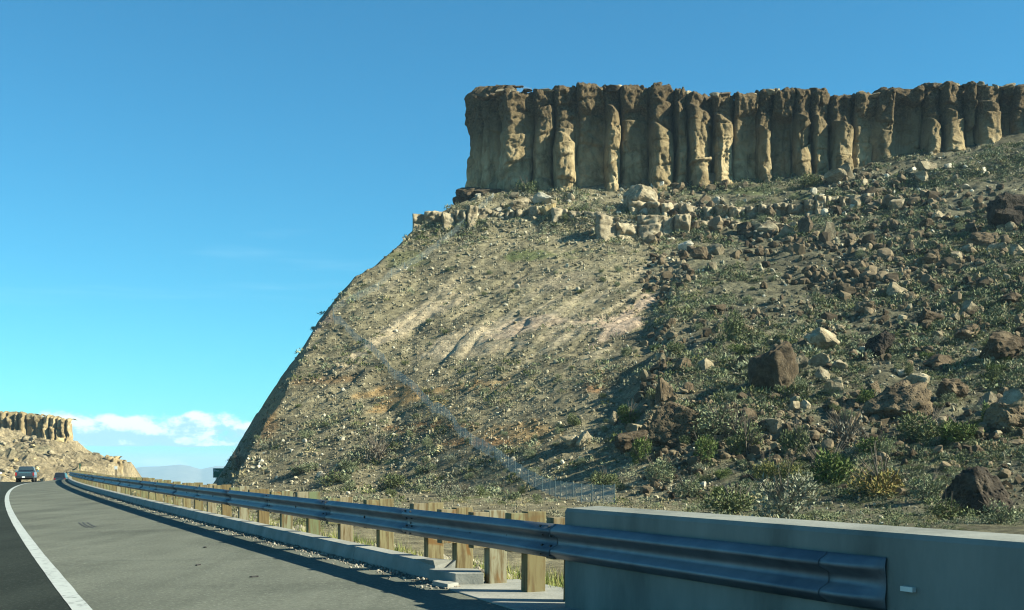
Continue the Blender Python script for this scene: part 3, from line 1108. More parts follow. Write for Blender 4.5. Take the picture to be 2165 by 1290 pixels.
def build_far_mesa():
    root = empty('far_mesa', (-190, 430, 5))
    tag(root, 'distant tan mesa with short cliffs left of the road', None, None, 'structure')
    inv = Matrix.Translation(-Vector(root.location))

    def part(name, me, loc=(0, 0, 0)):
        o = link(name, me, root)
        o.matrix_parent_inverse = inv
        o.location = loc
        return o

    YC = 420.0
    k = YC / 2613.0
    xs = np.arange(-330, -112, 0.75)
    ys = np.concatenate([np.arange(318, 432, 0.75), np.arange(432, 560, 8)])
    X, Y = np.meshgrid(xs, ys, indexing='ij')
    # height of the skyline and of the talus under the cliffs, along X at the cliff line
    PXs = 1082.5 + X / YC * 2613
    edge = np.interp(PXs, [-500, 0, 75, 140, 150, 180, 215, 228, 240, 262, 268, 276, 300], [905, 908, 925, 931, 938, 955, 971, 969, 968, 976, 992, 1030, 1090])
    zt = EYE + (HOR - edge) * k
    foot = -11.0
    v = np.clip((Y - 326 - 6 * vnoise(X * 0.03, 2, 3)) / (YC - 328), 0, 1)
    zz = foot + (zt - foot) * (0.35 * v + 0.65 * v ** 0.8)
    # broken ledges across the slope
    band = 4.0
    q = zz / band + 0.35 * fbm(X * 0.06, Y * 0.06, 8.0, 3)
    zz = zz * 0.45 + 0.55 * (np.floor(q) + sstep(q - np.floor(q), 0.55, 0.95) - 0.35 * fbm(X * 0.06, Y * 0.06, 8.0, 3)) * band
    zz = zz + 1.3 * fbm(X * 0.22, Y * 0.22, 4.0, 4) + 0.8 * fbm(X * 0.7, Y * 0.7, 2.0, 2)
    zz = np.where(Y > YC + 6, np.minimum(zz, zt + 1 - 0.45 * (Y - YC - 6)), zz)
    c = np.tile(np.array([0.165, 0.134, 0.083]), (X.size, 1)) * (1 + 0.35 * fbm(X * 0.1, Y * 0.1, 1, 3) + 0.35 * fbm(X * 0.5, Y * 0.5, 1, 3)).reshape(-1, 1)
    gz = (sstep(zz, 2, 8) * sstep(fbm(X * 0.08, Y * 0.08, 6, 3), -0.2, 0.5)).reshape(-1, 1)
    c = c * (1 - 0.7 * gz) + np.array([0.09, 0.095, 0.055]) * 0.7 * gz
    idx = np.arange(X.size).reshape(X.shape)
    f = np.stack([idx[:-1, :-1], idx[1:, :-1], idx[1:, 1:], idx[:-1, 1:]], -1).reshape(-1, 4)
    part('talus', mesh_arrays('talus', np.stack([X, Y, zz], -1).reshape(-1, 3), f, M_SLOPE, False, c))
    tops = ([-300, -100, 0, 60, 100, 120, 140, 150], [868, 868, 872, 873, 879, 882, 885, 890])
    rng = np.random.default_rng(3)
    # wall behind
    mb = MB()
    px_end = 141
    ring = [((p - 1082.5) * k, YC + 4 + 1.4 * math.sin(p * 0.21)) for p in np.arange(px_end, -420, -6)] + [((-420 - 1082.5) * k - 60, YC + 120), ((px_end - 1082.5) * k * 1.3 - 10, YC + 120)]
    rings = []
    for w in np.linspace(0, 1, 8):
        rings.append([(x, y, -2 + (float(EYE + (HOR - np.interp(1082.5 + x / k, *tops)) * k) - 0.6 + 2) * w) for x, y in ring])
    mb.loft(rings)
    part('cliff_wall', mesh_arrays('cliff_wall', mb.v, mb.f, M_CLIFF_FAR, False))
    p = 146.0
    i = 0
    while p > -150:
        w = rng.uniform(9, 19)
        a, b = p - w, p
        fw = rng.choice([0.2, 0.8, 2.6, 3.2, 1.6, -0.6])
        zt_ = EYE + (HOR - float(np.interp((a + b) / 2, *tops))) * k + rng.uniform(-.3, .2)
        zb = EYE + (HOR - float(np.interp((a + b) / 2, [-500, 0, 75, 140, 150], [905, 908, 925, 931, 935]))) * k - 3.5
        me = column_strip(500 + i, (0, YC + 1.5), 1, 0, (a - 1082.5) * k, (b - 1082.5) * k, float(fw), zb, zt_, 14, 34, M_CLIFF_FAR, 1.0, 3.5, 1.0, rng.uniform(-.3, .3), nb=3, cap=0.4, crev=2.2)
        part('rock_column', me)
        p = a
        i += 1
    for j, (pp, w, t, b) in enumerate([(228, 14, 969, 985), (240, 16, 965, 1000), (252, 14, 967, 1005), (262, 9, 974, 1007)]):
        me = column_strip(540 + j, (0, YC - 6), 1, 0, (pp - w * .55 - 1082.5) * k, (pp + w * .55 - 1082.5) * k, 1.5, EYE + (HOR - b) * k - 4, EYE + (HOR - t) * k, 14, 34, M_CLIFF_FAR, 1.0, 2.6, 1.2, 0.1, nb=3, cap=0.2)
        part('rock_column', me)
    r = np.random.default_rng(8)
    for i in range(280):
        pp, vv = r.uniform(-60, 225), r.uniform(0.03, 0.97)
        xc = (pp - 1082.5) * k * 0.99
        yc = 328 + vv * 90
        ix, iy = np.argmin(abs(xs - xc)), np.argmin(abs(ys - yc))
        w = r.uniform(0.7, 2.4)
        o = part('talus_block', rock_mesh(int(r.integers(1, 9)) + 950, 2, M_ROCK_TAN if r.random() < .85 else M_ROCK_OCHRE, 7, 0.1, 0.5), (xc, yc, float(zz[ix, iy]) + w * .15))
        o.scale = (w * 1.2, w * .8, w * r.uniform(.45, .8))
        o.rotation_euler = (0, 0, r.uniform(0, 6))


build_far_mesa()

# ------------------------------------------------------------------ broken ledges under the cliff


def build_ledges():
    root = empty('rock_ledges', (40, 225, 48))
    tag(root, 'broken bands of tan rock below the cliff', None, None, 'structure')
    inv = Matrix.Translation(-Vector(root.location))
    rg = np.random.default_rng(12)
    runs = [  # px from, px to, base rows at both ends, height px, block width px
        (846, 1002, 482, 470, 27, (22, 40)), (1010, 1130, 458, 458, 15, (16, 34)), (1165, 1262, 466, 462, 22, (22, 40)), (1262, 1398, 508, 503, 40, (38, 60)), (1398, 1444, 500, 497, 32, (24, 40)),
        (1330, 1440, 456, 456, 26, (26, 44)), (1436, 1748, 458, 452, 27, (18, 40)), (1745, 1850, 436, 428, 18, (16, 34)), (1600, 1700, 486, 484, 11, (16, 34)), (1430, 1560, 480, 478, 12, (18, 36))]
    for a, b, y0, y1, h, (w0, w1) in runs:
        ends = np.linspace(a + 4, b - 4, 7)
        X, Y, Z = on_land(ends, np.interp(ends, [a, b], [y0, y1]))
        ok = ~np.isnan(Y) & (Y < 245)
        if ok.sum() < 2:
            continue
        fit = np.polyfit(ends[ok], Y[ok], 1)
        p = a
        while p < b:
            w = rg.uniform(w0, w1)
            y = float(np.polyval(fit, p + w / 2))
            k = y / 2613.0
            xm = (p + w / 2 - 1082.5) * k
            z = float(land(np.array([xm]), np.array([y - 0.5]))[0])
            hh = h * k * rg.uniform(1.0, 1.5)
            row = float(to_px(np.array([xm, y, z]))[1])
            if abs(row - np.interp(p + w / 2, [a, b], [y0, y1])) > 14:
                p += w
                continue
            me = column_strip(int(rg.integers(1, 9999)), (0, y + 0.6), 1, 0, (p - 1082.5) * k, (p + w * 1.03 - 1082.5) * k, rg.uniform(-0.2, 1.0), z - 1.5, z + hh, 22, 30, M_LEDGE,
                              1.0, rg.uniform(5, 9), 0.9, rg.uniform(-0.55, 0.15), nb=2, cap=0.2, capfrac=0.35, crev=0.9, fine=1.1, lip=3.5)
            o = link('ledge_block', me, root)
            o.matrix_parent_inverse = inv
            p += w


build_ledges()

# ------------------------------------------------------------------ boulders that stand out
B = M_ROCK_BLACK_SHADE
T, D, P, L, O_ = M_ROCK_TAN, M_ROCK_DARK, M_ROCK_PIT, M_ROCK_PALE, M_ROCK_OCHRE
HERO = [
    # px, base row, width, height, material, blocky, sub, label
    (1147, 437, 44, 28, L, .2, 4, 'pale rounded boulder perched under the left part of the cliff'),
    (1155, 462, 34, 30, O_, .5, 4, 'rust-stained stub of rock directly below the perched pale boulder'),
    (1356, 446, 74, 58, T, .3, 4, 'tall tan boulder heap standing against the middle of the cliff foot'),
    (1393, 402, 30, 24, L, .4, 3, 'small white-topped rock leaning right of the tall boulder heap'),
    (1099, 452, 50, 30, T, .3, 4, 'rounded tan boulder left of the perched pale boulder'),
    (1766, 392, 48, 30, T, .5, 4, 'fallen brown slab leaning at the foot of the cliff columns'),
    (1790, 378, 30, 34, T, .5, 3, 'tan angular splinter stacked on the fallen slab'),
    (1948, 390, 36, 22, T, .1, 3, 'smooth round boulder below the right part of the cliff'),
    (1960, 366, 40, 24, T, .3, 3, 'brown boulder touching the right cliff foot'),
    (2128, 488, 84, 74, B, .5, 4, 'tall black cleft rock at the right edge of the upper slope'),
    (2078, 524, 70, 34, D, .3, 4, 'dark shattered rock below the tall black cleft rock'),
    (2105, 534, 46, 22, T, .1, 3, 'brown rounded rock right of the dark shattered rock'),
    (2150, 540, 36, 26, T, .0, 4, 'smooth brown ball of rock at the right edge'),
    (2040, 535, 30, 18, T, .4, 3, 'small tan block left of the dark shattered rock'),
    (1740, 742, 86, 50, T, .5, 4, 'brown flat-topped boulder with an overhanging right end'),
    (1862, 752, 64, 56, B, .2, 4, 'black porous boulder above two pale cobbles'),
    (1826, 748, 18, 16, L, .0, 3, 'right one of two pale cobbles below the black porous boulder'),
    (1820, 744, 12, 12, L, .0, 3, 'left one of two pale cobbles below the black porous boulder'),
    (1632, 826, 108, 104, D, .3, 5, 'huge split dark boulder left of the square block'),
    (1687, 786, 34, 36, T, .1, 4, 'tan pitted round rock right of the huge split boulder'),
    (1726, 776, 52, 30, T, .3, 3, 'brown boulder uphill of the square pale-topped block'),
    (1738, 806, 34, 32, T, .2, 3, 'rounded tan rock just above the square pale-topped block'),
    (1775, 786, 30, 26, T, .4, 3, 'small tan block right of the rounded rock'),
    (1764, 840, 42, 40, T, .8, 4, 'square upright block with a pale lit top'),
    (1902, 892, 160, 84, P, .2, 5, 'largest flat brown boulder with a pitted top'),
    (1845, 852, 46, 44, P, .2, 4, 'rough rock tucked behind the left end of the largest boulder'),
    (1942, 818, 48, 30, T, .2, 4, 'rounded rock uphill of the largest flat boulder'),
    (1908, 796, 22, 14, L, .1, 3, 'small pale rock uphill of the largest flat boulder'),
    (2008, 846, 70, 46, D, .2, 4, 'dark knobbly rock right of the largest flat boulder'),
    (2118, 766, 104, 58, D, .3, 4, 'long brown boulder at the right edge with a deep shadow'),
    (2048, 724, 56, 34, D, .2, 4, 'dark pyramid of rock left of the long brown boulder'),
    (1985, 780, 70, 30, D, .1, 3, 'low dark rock between the pyramid rock and the largest boulder'),
    (2088, 860, 46, 34, T, .2, 4, 'smooth tan slab left in the pile at the right edge'),
    (2142, 872, 64, 48, T, .3, 4, 'tilted tan slab on top of the pile at the right edge'),
    (2128, 912, 84, 50, P, .2, 4, 'rough lower rock of the pile at the right edge'),
    (1417, 946, 112, 96, P, .15, 5, 'big round pitted boulder above the concrete barrier'),
    (1334, 956, 76, 40, D, .3, 4, 'low dark rock left of the big round boulder'),
    (1345, 924, 50, 24, T, .3, 4, 'brown rock touching the big round boulder on its left'),
    (1208, 950, 54, 30, T, .3, 4, 'left rock of the pair at the foot of the bowl'),
    (1236, 944, 34, 32, T, .3, 4, 'right rock of the pair at the foot of the bowl'),
    (1297, 900, 22, 32, T, .5, 3, 'small upright stump of rock left of the big round boulder'),
    (1404, 852, 40, 58, D, .3, 4, 'dark upright rock uphill of the big round boulder'),
    (2062, 1092, 146, 118, B, .35, 5, 'nearest shade-blackened boulder rising behind the concrete barrier'),  # shade of its backlit front painted in by the near-black material
    (1900, 628, 50, 34, T, .0, 4, 'round tan boulder alone in the scrub of the right slope'),
    (1824, 664, 44, 28, P, .1, 4, 'dark pitted rock downhill left of the round tan boulder'),
    (1970, 690, 60, 36, D, .2, 4, 'broad dark rock in the scrub right of the slope middle'),
    (2042, 670, 50, 34, T, .3, 4, 'angular rock with a pale crest above the dark pyramid'),
    (2140, 650, 70, 30, D, .2, 3, 'wide dark rock near the right edge of the middle slope'),
    (1516, 664, 40, 22, D, .3, 3, 'dark slab in the scrub right of the bowl rim'),
    (1452, 532, 34, 22, L, .4, 3, 'pale slab on top of the rock cluster at the bowl rim'),
    (1478, 548, 40, 26, D, .3, 3, 'dark lower rock of the cluster at the bowl rim'),
    (1512, 540, 44, 28, T, .3, 3, 'tan right rock of the cluster at the bowl rim'),
    (1636, 920, 40, 36, T, .4, 3, 'split rock right of the bushes beside the big round boulder'),
    (1664, 922, 26, 28, D, .3, 3, 'dark rock leaning on the split rock'),
    (1698, 932, 26, 22, T, .2, 3, 'small round rock right of the split rock'),
    (1580, 890, 50, 30, D, .2, 3, 'low dark rock above the split rock'),
    (1704, 868, 24, 24, T, .1, 3, 'right of two rounded stones left of the largest flat boulder'),
    (1680, 872, 24, 26, T, .1, 3, 'left of two rounded stones left of the largest flat boulder'),
    (1700, 500, 36, 44, D, .3, 3, 'leaning dark slab in the upper right scrub'),
    (1752, 508, 28, 42, T, .5, 3, 'upright tan fin of rock in the upper right scrub'),
    (1660, 500, 30, 24, T, .3, 3, 'tan wedge left of the leaning dark slab'),
    (1572, 498, 36, 26, D, .5, 3, 'dark block right of the tall ledge'),
    (1620, 496, 44, 28, T, .4, 3, 'tan boulder right of the dark block'),
    (1812, 442, 26, 24, T, .2, 3, 'round stone right of the broken ledge'),
    (1895, 446, 34, 26, T, .2, 3, 'round boulder farther right of the broken ledge'),
    (1800, 470, 40, 20, D, .2, 3, 'flat dark rock below the round stone'),
    (1985, 470, 34, 24, T, .4, 3, 'tan wedge left of the tall black cleft rock'),
    (288, 1064, 30, 28, O_, .2, 4, 'yellowish boulder seen between the guardrail posts'),
    (1365, 810, 22, 30, T, .4, 3, 'tan slab standing at the lower end of the bowl rim'),
    (1384, 790, 26, 22, D, .3, 3, 'dark stone at the lower end of the bowl rim'),
    (1440, 786, 40, 28, D, .3, 3, 'dark rock right of the lower bowl rim'),
    (1490, 780, 44, 26, T, .3, 3, 'brown rock between the bowl rim and the huge split boulder'),
]
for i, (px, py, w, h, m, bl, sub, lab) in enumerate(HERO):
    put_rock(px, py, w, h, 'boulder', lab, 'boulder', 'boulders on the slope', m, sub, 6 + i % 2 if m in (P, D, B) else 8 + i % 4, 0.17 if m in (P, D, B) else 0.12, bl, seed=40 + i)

# mid-sized rocks: the rim of the bowl and the stony right slope
import re
HEADS = []
for (hx, hy, hw, hh, _m, _b, _s, lab) in HERO:
    t = re.split(r' (?:with|left|right|at|in|on|below|above|under|uphill|downhill|between|directly|just|behind|tucked|touching|leaning|standing|against|alone|rising|casting|of|lying|seen|stacked|farther|near|beside|touching|from|second)\b', lab)[0]
    if 3 <= len(t.split()) <= 6 and not re.match(r'(left|right|first|low|small)', t):
        HEADS.append((hx, hy - hh / 2, t))


HEADS += [(1160, 1040, 'lower end of the wire fence'), (1040, 965, 'lower stretch of the wire fence'), (900, 850, 'middle of the wire fence'), (705, 660, 'fence corner at the hill edge'), (860, 560, 'upper wire fence'),
          (900, 670, 'left tan streaks'), (1090, 700, 'middle tan streaks'), (840, 850, 'orange earth patch'), (790, 975, 'green grass patch'), (1225, 1060, 'left end of the barrier'),
          (545, 990, 'left foot of the hill'), (1330, 665, 'pink earth scar'), (980, 1045, 'whitish round bush'), (1075, 915, 'ochre earth patch'), (660, 800, 'dark left hill edge'), (1262, 800, 'rust gully'),
          (1180, 590, 'upper bowl'), (1860, 1010, 'rusty yellow bush'), (1740, 985, 'large green bush'), (1540, 690, 'open-branched bush'), (700, 900, 'lower left slope')]


def near_label(px, py, w, thing, tone, tail):
    size = 'tiny' if w < 11 else 'small' if w < 17 else 'mid-sized' if w < 24 else 'sizeable'
    d = [((hx - px) ** 2 + (1.3 * (hy - py)) ** 2, hx, hy, t) for hx, hy, t in HEADS]
    d2, hx, hy, t = min(d)
    dx, dy = px - hx, py - hy
    if abs(dx) > 1.5 * abs(dy):
        rel = 'left of' if dx < 0 else 'right of'
    elif abs(dy) > 1.5 * abs(dx):
        rel = 'above' if dy < 0 else 'below'
    else:
        rel = ('upper ' if dy < 0 else 'lower ') + ('left of' if dx < 0 else 'right of')
    far = 'close ' if d2 < 45 ** 2 else 'some way ' if d2 < 110 ** 2 else 'far '
    return f'{size} {tone} {thing} {far}{rel} the {t}'


TONE = {'tan_rock': 'tan', 'varnished_rock': 'dark', 'porous_rock': 'pitted brown', 'pale_rock': 'pale', 'ochre_rock': 'ochre'}
r = np.random.default_rng(21)
ZONES = {
    'rim': ('dark rock in the line of stones along the rim of the bowl', 'rocks along the bowl rim'),
    'bowl': ('small tan stone lying on the bare scooped bowl', 'stones in the bowl'),
    'ledge': ('loose pale stone on the terrace under the cliff', 'stones on the terrace'),
    'upper': ('loose brown rock in the scrub of the upper right slope', 'rocks on the upper right slope'),
    'lower': ('loose brown rock in the scrub of the lower right slope', 'rocks on the lower right slope'),
    'foot': ('small stone near the foot of the slope behind the guardrail', 'stones at the slope foot'),
}
jobs = []
for i in range(44):
    w = i / 43
    px = np.interp(w, [0, .35, .55, .8, 1], [1445, 1410, 1420, 1390, 1330]) + r.normal(8, 16)
    py = np.interp(w, [0, 1], [535, 850])
    jobs.append((px, py, r.uniform(11, 26), 'rim'))
for i in range(30):
    jobs.append((r.uniform(720, 1340), r.uniform(520, 960), r.uniform(6, 11), 'bowl'))
for i in range(60):
    px = r.uniform(890, 2100)
    jobs.append((px, np.interp(px, [880, 1000, 1700, 2100], [440, 425, 420, 345]) + r.uniform(-6, 50), r.uniform(8, 20), 'ledge'))
for i in range(95):
    jobs.append((r.uniform(1480, 2165), r.uniform(450, 700), r.uniform(9, 26) * (0.8 + 0.4 * r.random()), 'upper'))
for i in range(70):
    jobs.append((r.uniform(1400, 2165), r.uniform(700, 1000), r.uniform(10, 30), 'lower'))
for i in range(36):
    jobs.append((r.uniform(520, 1500), r.uniform(930, 1060), r.uniform(6, 16), 'foot'))
for px, py, w, zn in jobs:
    m = {'rim': [D, D, T], 'bowl': [L, T], 'ledge': [L, L, T], 'upper': [T, D, D, P], 'lower': [D, D, P, T], 'foot': [L, T]}[zn]
    mm = m[int(r.integers(len(m)))]
    put_rock(px, py, w, w * r.uniform(.55, .95), 'rock', near_label(px, py, w, 'rock', TONE[mm.name], ''), 'rock', 'loose rocks on the slope', mm, 2, 7, 0.12, float(r.choice([0, .2, .5])), seed=int(r.integers(1, 14)), rz=r.uniform(0, 6))

# ------------------------------------------------------------------ rubble too plentiful to count


def scatter_px(n, region):
    x0, x1, y0, y1 = region
    px = RNG.uniform(x0, x1, n)
    py = RNG.uniform(y0, y1, n)
    X, Y, Z = on_land(px, py)
    ok = ~np.isnan(X)
    ok &= (Z > -8) & (Y > 20) & (Y < 246)
    # keep clear of the road and its shoulder
    off = (X - np.interp(Y, PY, PX)) * np.cos(np.interp(Y, PY, PH))
    ok &= off > 6.5
    return px[ok], py[ok], X[ok], Y[ok], Z[ok]


def rand_rot(n):
    q = RNG.normal(size=(n, 4))
    q /= np.linalg.norm(q, axis=1)[:, None]
    w, x, y, z = q.T
    return np.stack([np.stack([1 - 2 * (y * y + z * z), 2 * (x * y - z * w), 2 * (x * z + y * w)], -1),
                     np.stack([2 * (x * y + z * w), 1 - 2 * (x * x + z * z), 2 * (y * z - x * w)], -1),
                     np.stack([2 * (x * z - y * w), 2 * (y * z + x * w), 1 - 2 * (x * x + y * y)], -1)], 1)


def build_rubble():
    px, py, X, Y, Z = scatter_px(54000, (440, 2300, 300, 1110))
    n = len(X)
    keep = RNG.random(n) < np.where(px > 1450, 0.5, 1.0)
    px, py, X, Y, Z = [a[keep] for a in (px, py, X, Y, Z)]
    n = len(X)
    v0, f0 = ico(1)
    shapes = []
    for s in range(10):
        v, f = rock_shape(700 + s, 1, 5, 0.1, 0.3)
        shapes.append(v)
    shapes = np.array(shapes)
    bare = sstep(land_colour(X, Y)[:, 0], 0.19, 0.28)
    size = np.clip(np.exp(RNG.normal(np.where((px < 1380) & (py > 520), 0.92, 1.2), 0.5, n)), 1.2, 12) * Y / 2613.0 * np.where(py > 900, 1.15, 1.0) * (1 - 0.5 * bare)
    R = rand_rot(n)
    V = shapes[RNG.integers(0, 10, n)] * (np.array([1.1, 1.0, 0.8])[None, None, :] * RNG.uniform(.75, 1.25, (n, 1, 3)))
    V = np.einsum('nij,nkj->nki', R, V) * size[:, None, None]
    V += np.stack([X, Y, Z + size * 0.18], -1)[:, None, :]
    F = f0[None] + (np.arange(n) * len(v0))[:, None, None]
    tone = RNG.random(n)[:, None] ** 1.4
    c = land_colour(X, Y) * 0.75 * (1 - tone) + (land_colour(X, Y) * 0.6 + np.array([0.24, 0.215, 0.155])) * tone
    pale = RNG.random(n) < np.where((px < 1380) & (py > 520), 0.03, 0.06)
    c[pale] = np.array([0.44, 0.41, 0.32])
    C = np.repeat(c, len(v0), 0)
    o = link('rubble', mesh_arrays('rubble', V.reshape(-1, 3), F.reshape(-1, 3), M_RUBBLE, False, C))
    tag(o, 'countless small stones strewn over the whole slope', None, None, 'stuff')




def build_dark_rocks():
    # the angular dark blocks that litter the right slope between the boulders
    px, py, X, Y, Z = scatter_px(11000, (1360, 2330, 330, 1060))
    cl = fbm(X * 0.06, Y * 0.06, 8.8, 3)
    keep = RNG.random(len(X)) < (0.34 + 0.9 * cl) * np.where(py > 960, 0.5, 1.0)
    px, py, X, Y, Z = [a[keep] for a in (px, py, X, Y, Z)]
    n = len(X)
    v0, f0 = ico(2)
    shapes = np.array([rock_shape(760 + q, 2, 7, 0.12, 0.35)[0] for q in range(12)])
    size = np.clip(np.exp(RNG.normal(2.30, 0.45, n)), 5, 30) * Y / 2613.0
    R = rand_rot(n)
    V = shapes[RNG.integers(0, 12, n)] * RNG.uniform(.7, 1.3, (n, 1, 3))
    V = np.einsum('nij,nkj->nki', R, V) * size[:, None, None]
    V += np.stack([X, Y, Z + size * 0.22], -1)[:, None, :]
    F_ = f0[None] + (np.arange(n) * len(v0))[:, None, None]
    tone = RNG.random(n)[:, None]
    c = np.array([0.045, 0.033, 0.020]) * (1 - tone) + np.array([0.17, 0.132, 0.082]) * tone
    o = link('rock_litter', mesh_arrays('rock_litter', V.reshape(-1, 3), F_.reshape(-1, 3), M_RUBBLE, False, np.repeat(c, len(v0), 0)))
    tag(o, 'angular brown rock litter between the boulders of the right slope', None, None, 'stuff')


build_rubble()
build_dark_rocks()

# ------------------------------------------------------------------ scrub


def leaf_cloud(n, rx, ry, rz, leaf, rng, dome=True, hollow=0.45, up=0.4):
    """n small leaf faces spread through a dome; returns verts (n*3) and normalised height"""
    d = rng.normal(size=(n, 3))
    d /= np.linalg.norm(d, axis=1)[:, None]
    if dome:
        d[:, 2] = np.abs(d[:, 2]) * 0.95
    rad = hollow + (1 - hollow) * rng.random(n) ** 0.6
    lump = 1 + 0.35 * vnoise(d[:, 0] * 2.2 + rng.uniform(0, 50), d[:, 1] * 2.2, d[:, 2] * 2.2)
    c = d * (rad * lump)[:, None] * np.array([rx, ry, rz])
    dirn = d * 0.8 + rng.normal(size=(n, 3)) * 0.6 + np.array([0, 0, up])
    dirn /= np.linalg.norm(dirn, axis=1)[:, None]
    side = np.cross(dirn, rng.normal(size=(n, 3)))
    side /= np.linalg.norm(side, axis=1)[:, None]
    ln = leaf * rng.uniform(.6, 1.4, n)[:, None]
    wd = ln * 0.42
    V = np.stack([c - side * wd, c + side * wd, c + dirn * ln * 1.6], 1)
    return V, c[:, 2] / max(rz, 1e-6)


GREYGREEN = np.array([0.150, 0.172, 0.090])
SAGE = np.array([0.205, 0.222, 0.135])
OLIVE = np.array([0.085, 0.10, 0.035])
STRAW = np.array([0.34, 0.29, 0.155])
GREEN = np.array([0.085, 0.125, 0.03])
YELLOW = np.array([0.19, 0.18, 0.05])
RUSTY = np.array([0.19, 0.135, 0.05])
PALEGREY = np.array([0.20, 0.198, 0.15])
BARE = np.array([0.16, 0.135, 0.105])


def build_low_scrub():
    px, py, X, Y, Z = scatter_px(34000, (440, 2330, 300, 1125))
    dens = np.interp(px, [440, 700, 1000, 1380, 1480, 2165], [0.26, 0.22, 0.18, 0.26, 1.0, 1.0])
    dens = np.where((py < 520), np.maximum(dens, 0.8), dens)
    dens = np.where((py > 540) & (py < 760) & (px < 1360), 0.07, dens)
    dens = np.where(py > 930, np.maximum(dens, 0.6), dens)
    cl = fbm(X * 0.09, Y * 0.09, 3.3, 3)
    keep = RNG.random(len(X)) < dens * (0.5 + 1.9 * cl)
    px, py, X, Y, Z = [a[keep] for a in (px, py, X, Y, Z)]
    n = len(X)
    rng = np.random.default_rng(77)
    size = np.clip(np.exp(RNG.normal(2.10, 0.52, n)), 2.8, 24) * Y / 2613.0
    size = np.minimum(size, 0.95)
    pick = RNG.random(n)
    left = px < 1380
    c = np.where((pick < .50)[:, None], GREYGREEN, np.where((pick < .74)[:, None], SAGE, np.where((pick < .92)[:, None], OLIVE, STRAW)))
    c = np.where((px > 1400)[:, None], c * 0.86, c)
    c = np.where((left & (pick < .45))[:, None], np.array([0.165, 0.160, 0.105]), c)
    c = c * RNG.uniform(.75, 1.25, (n, 1))
    VV, CC = [], []
    for sel, nl, lf in ((Y >= 105, 42, 0.21), (Y < 105, 110, 0.125)):
        proto = np.array([leaf_cloud(nl, 1.0, 1.0, 0.72, lf, rng)[0] for i in range(14)])
        m = int(sel.sum())
        a = RNG.uniform(0, 2 * math.pi, m)
        ca, sa = np.cos(a), np.sin(a)
        P_ = proto[RNG.integers(0, 14, m)]
        x = P_[..., 0] * ca[:, None, None] - P_[..., 1] * sa[:, None, None]
        y = P_[..., 0] * sa[:, None, None] + P_[..., 1] * ca[:, None, None]
        V = np.stack([x, y, P_[..., 2]], -1) * size[sel][:, None, None, None] * RNG.uniform(.8, 1.25, (m, 1, 1, 3))
        V += np.stack([X[sel], Y[sel], Z[sel]], -1)[:, None, None, :]
        VV.append(V.reshape(-1, 3))
        CC.append(np.repeat(np.repeat(c[sel], nl, 0) * RNG.uniform(.85, 1.15, (m * nl, 1)), 3, 0))
    V = np.concatenate(VV)
    o = link('low_scrub', mesh_arrays('low_scrub', V, np.arange(len(V)).reshape(-1, 3), M_LEAF, False, np.concatenate(CC)))
    tag(o, 'low grey-green desert scrub covering the slope', None, None, 'stuff')


build_low_scrub()

BARKM = surf('twig_bark', [(0.3, (0.075, 0.06, 0.045)), (0.7, (0.16, 0.135, 0.10))], 20, 0.9, 0)


def shrub_meshes(seed, n, col, col2, leaf=0.07, open_=0.25, twigs=9, tall=0.9):
    rng = np.random.default_rng(seed)
    V, C = [], []
    # several lobes rather than one ball
    lobes = rng.integers(4, 7)
    for i in range(lobes):
        c = np.array([rng.uniform(-.28, .28), rng.uniform(-.28, .28), rng.uniform(0.06, 0.38) * tall])
        q = rng.uniform(.17, .30)
        v, h = leaf_cloud(n // lobes, q, q, q * rng.uniform(.8, 1.2), leaf, rng, dome=False, hollow=open_, up=0.7)
        V.append(v + c)
        k = rng.random((len(v), 1)) ** 1.5
        C.append(np.repeat((col * (1 - k) + col2 * k) * rng.uniform(.75, 1.25, (len(v), 1)), 3, 0))
    V = np.concatenate(V).reshape(-1, 3)
    C = np.concatenate(C)
    V[:, 2] -= min(0.0, V[:, 2].min()) * 0.0
    me = mesh_arrays('foliage', V, np.arange(len(V)).reshape(-1, 3), M_LEAF, False, C)
    mb = MB()
    for i in range(twigs):
        a = rng.uniform(0, 6.28)
        e = (math.cos(a) * rng.uniform(.1, .42), math.sin(a) * rng.uniform(.1, .42), rng.uniform(.3, .8) * tall)
        m_ = (e[0] * .35, e[1] * .35, e[2] * .45)
        mb.tube((0, 0, -0.06), m_, 0.016, 0.011, 5)
        mb.tube(m_, e, 0.011, 0.004, 5)
        for q in range(2):
            e2 = (e[0] * rng.uniform(.7, 1.3) + rng.uniform(-.15, .15), e[1] * rng.uniform(.7, 1.3) + rng.uniform(-.15, .15), e[2] * rng.uniform(.8, 1.15))
            mb.tube(m_, e2, 0.008, 0.003, 4)
    tw = mesh_arrays('stems', mb.v, mb.f, BARKM)
    return me, tw


SHRUB_KINDS = {
    'grey': [shrub_meshes(10 + i, 1400, GREYGREEN, SAGE, .034, .3) for i in range(3)],
    'green': [shrub_meshes(20 + i, 2000, GREEN, OLIVE, .034, .35) for i in range(3)],
    'yellow': [shrub_meshes(30 + i, 1800, YELLOW, OLIVE, .034, .35) for i in range(2)],
    'rusty': [shrub_meshes(40 + i, 2000, RUSTY, YELLOW, .034, .4) for i in range(2)],
    'pale': [shrub_meshes(50 + i, 1300, PALEGREY, SAGE, .034, .25) for i in range(3)],
    'bare': [shrub_meshes(60 + i, 270, BARE, PALEGREY, .034, .6, 26) for i in range(2)],
    'olive': [shrub_meshes(70 + i, 1800, OLIVE, GREYGREEN, .034, .35) for i in range(3)],
}


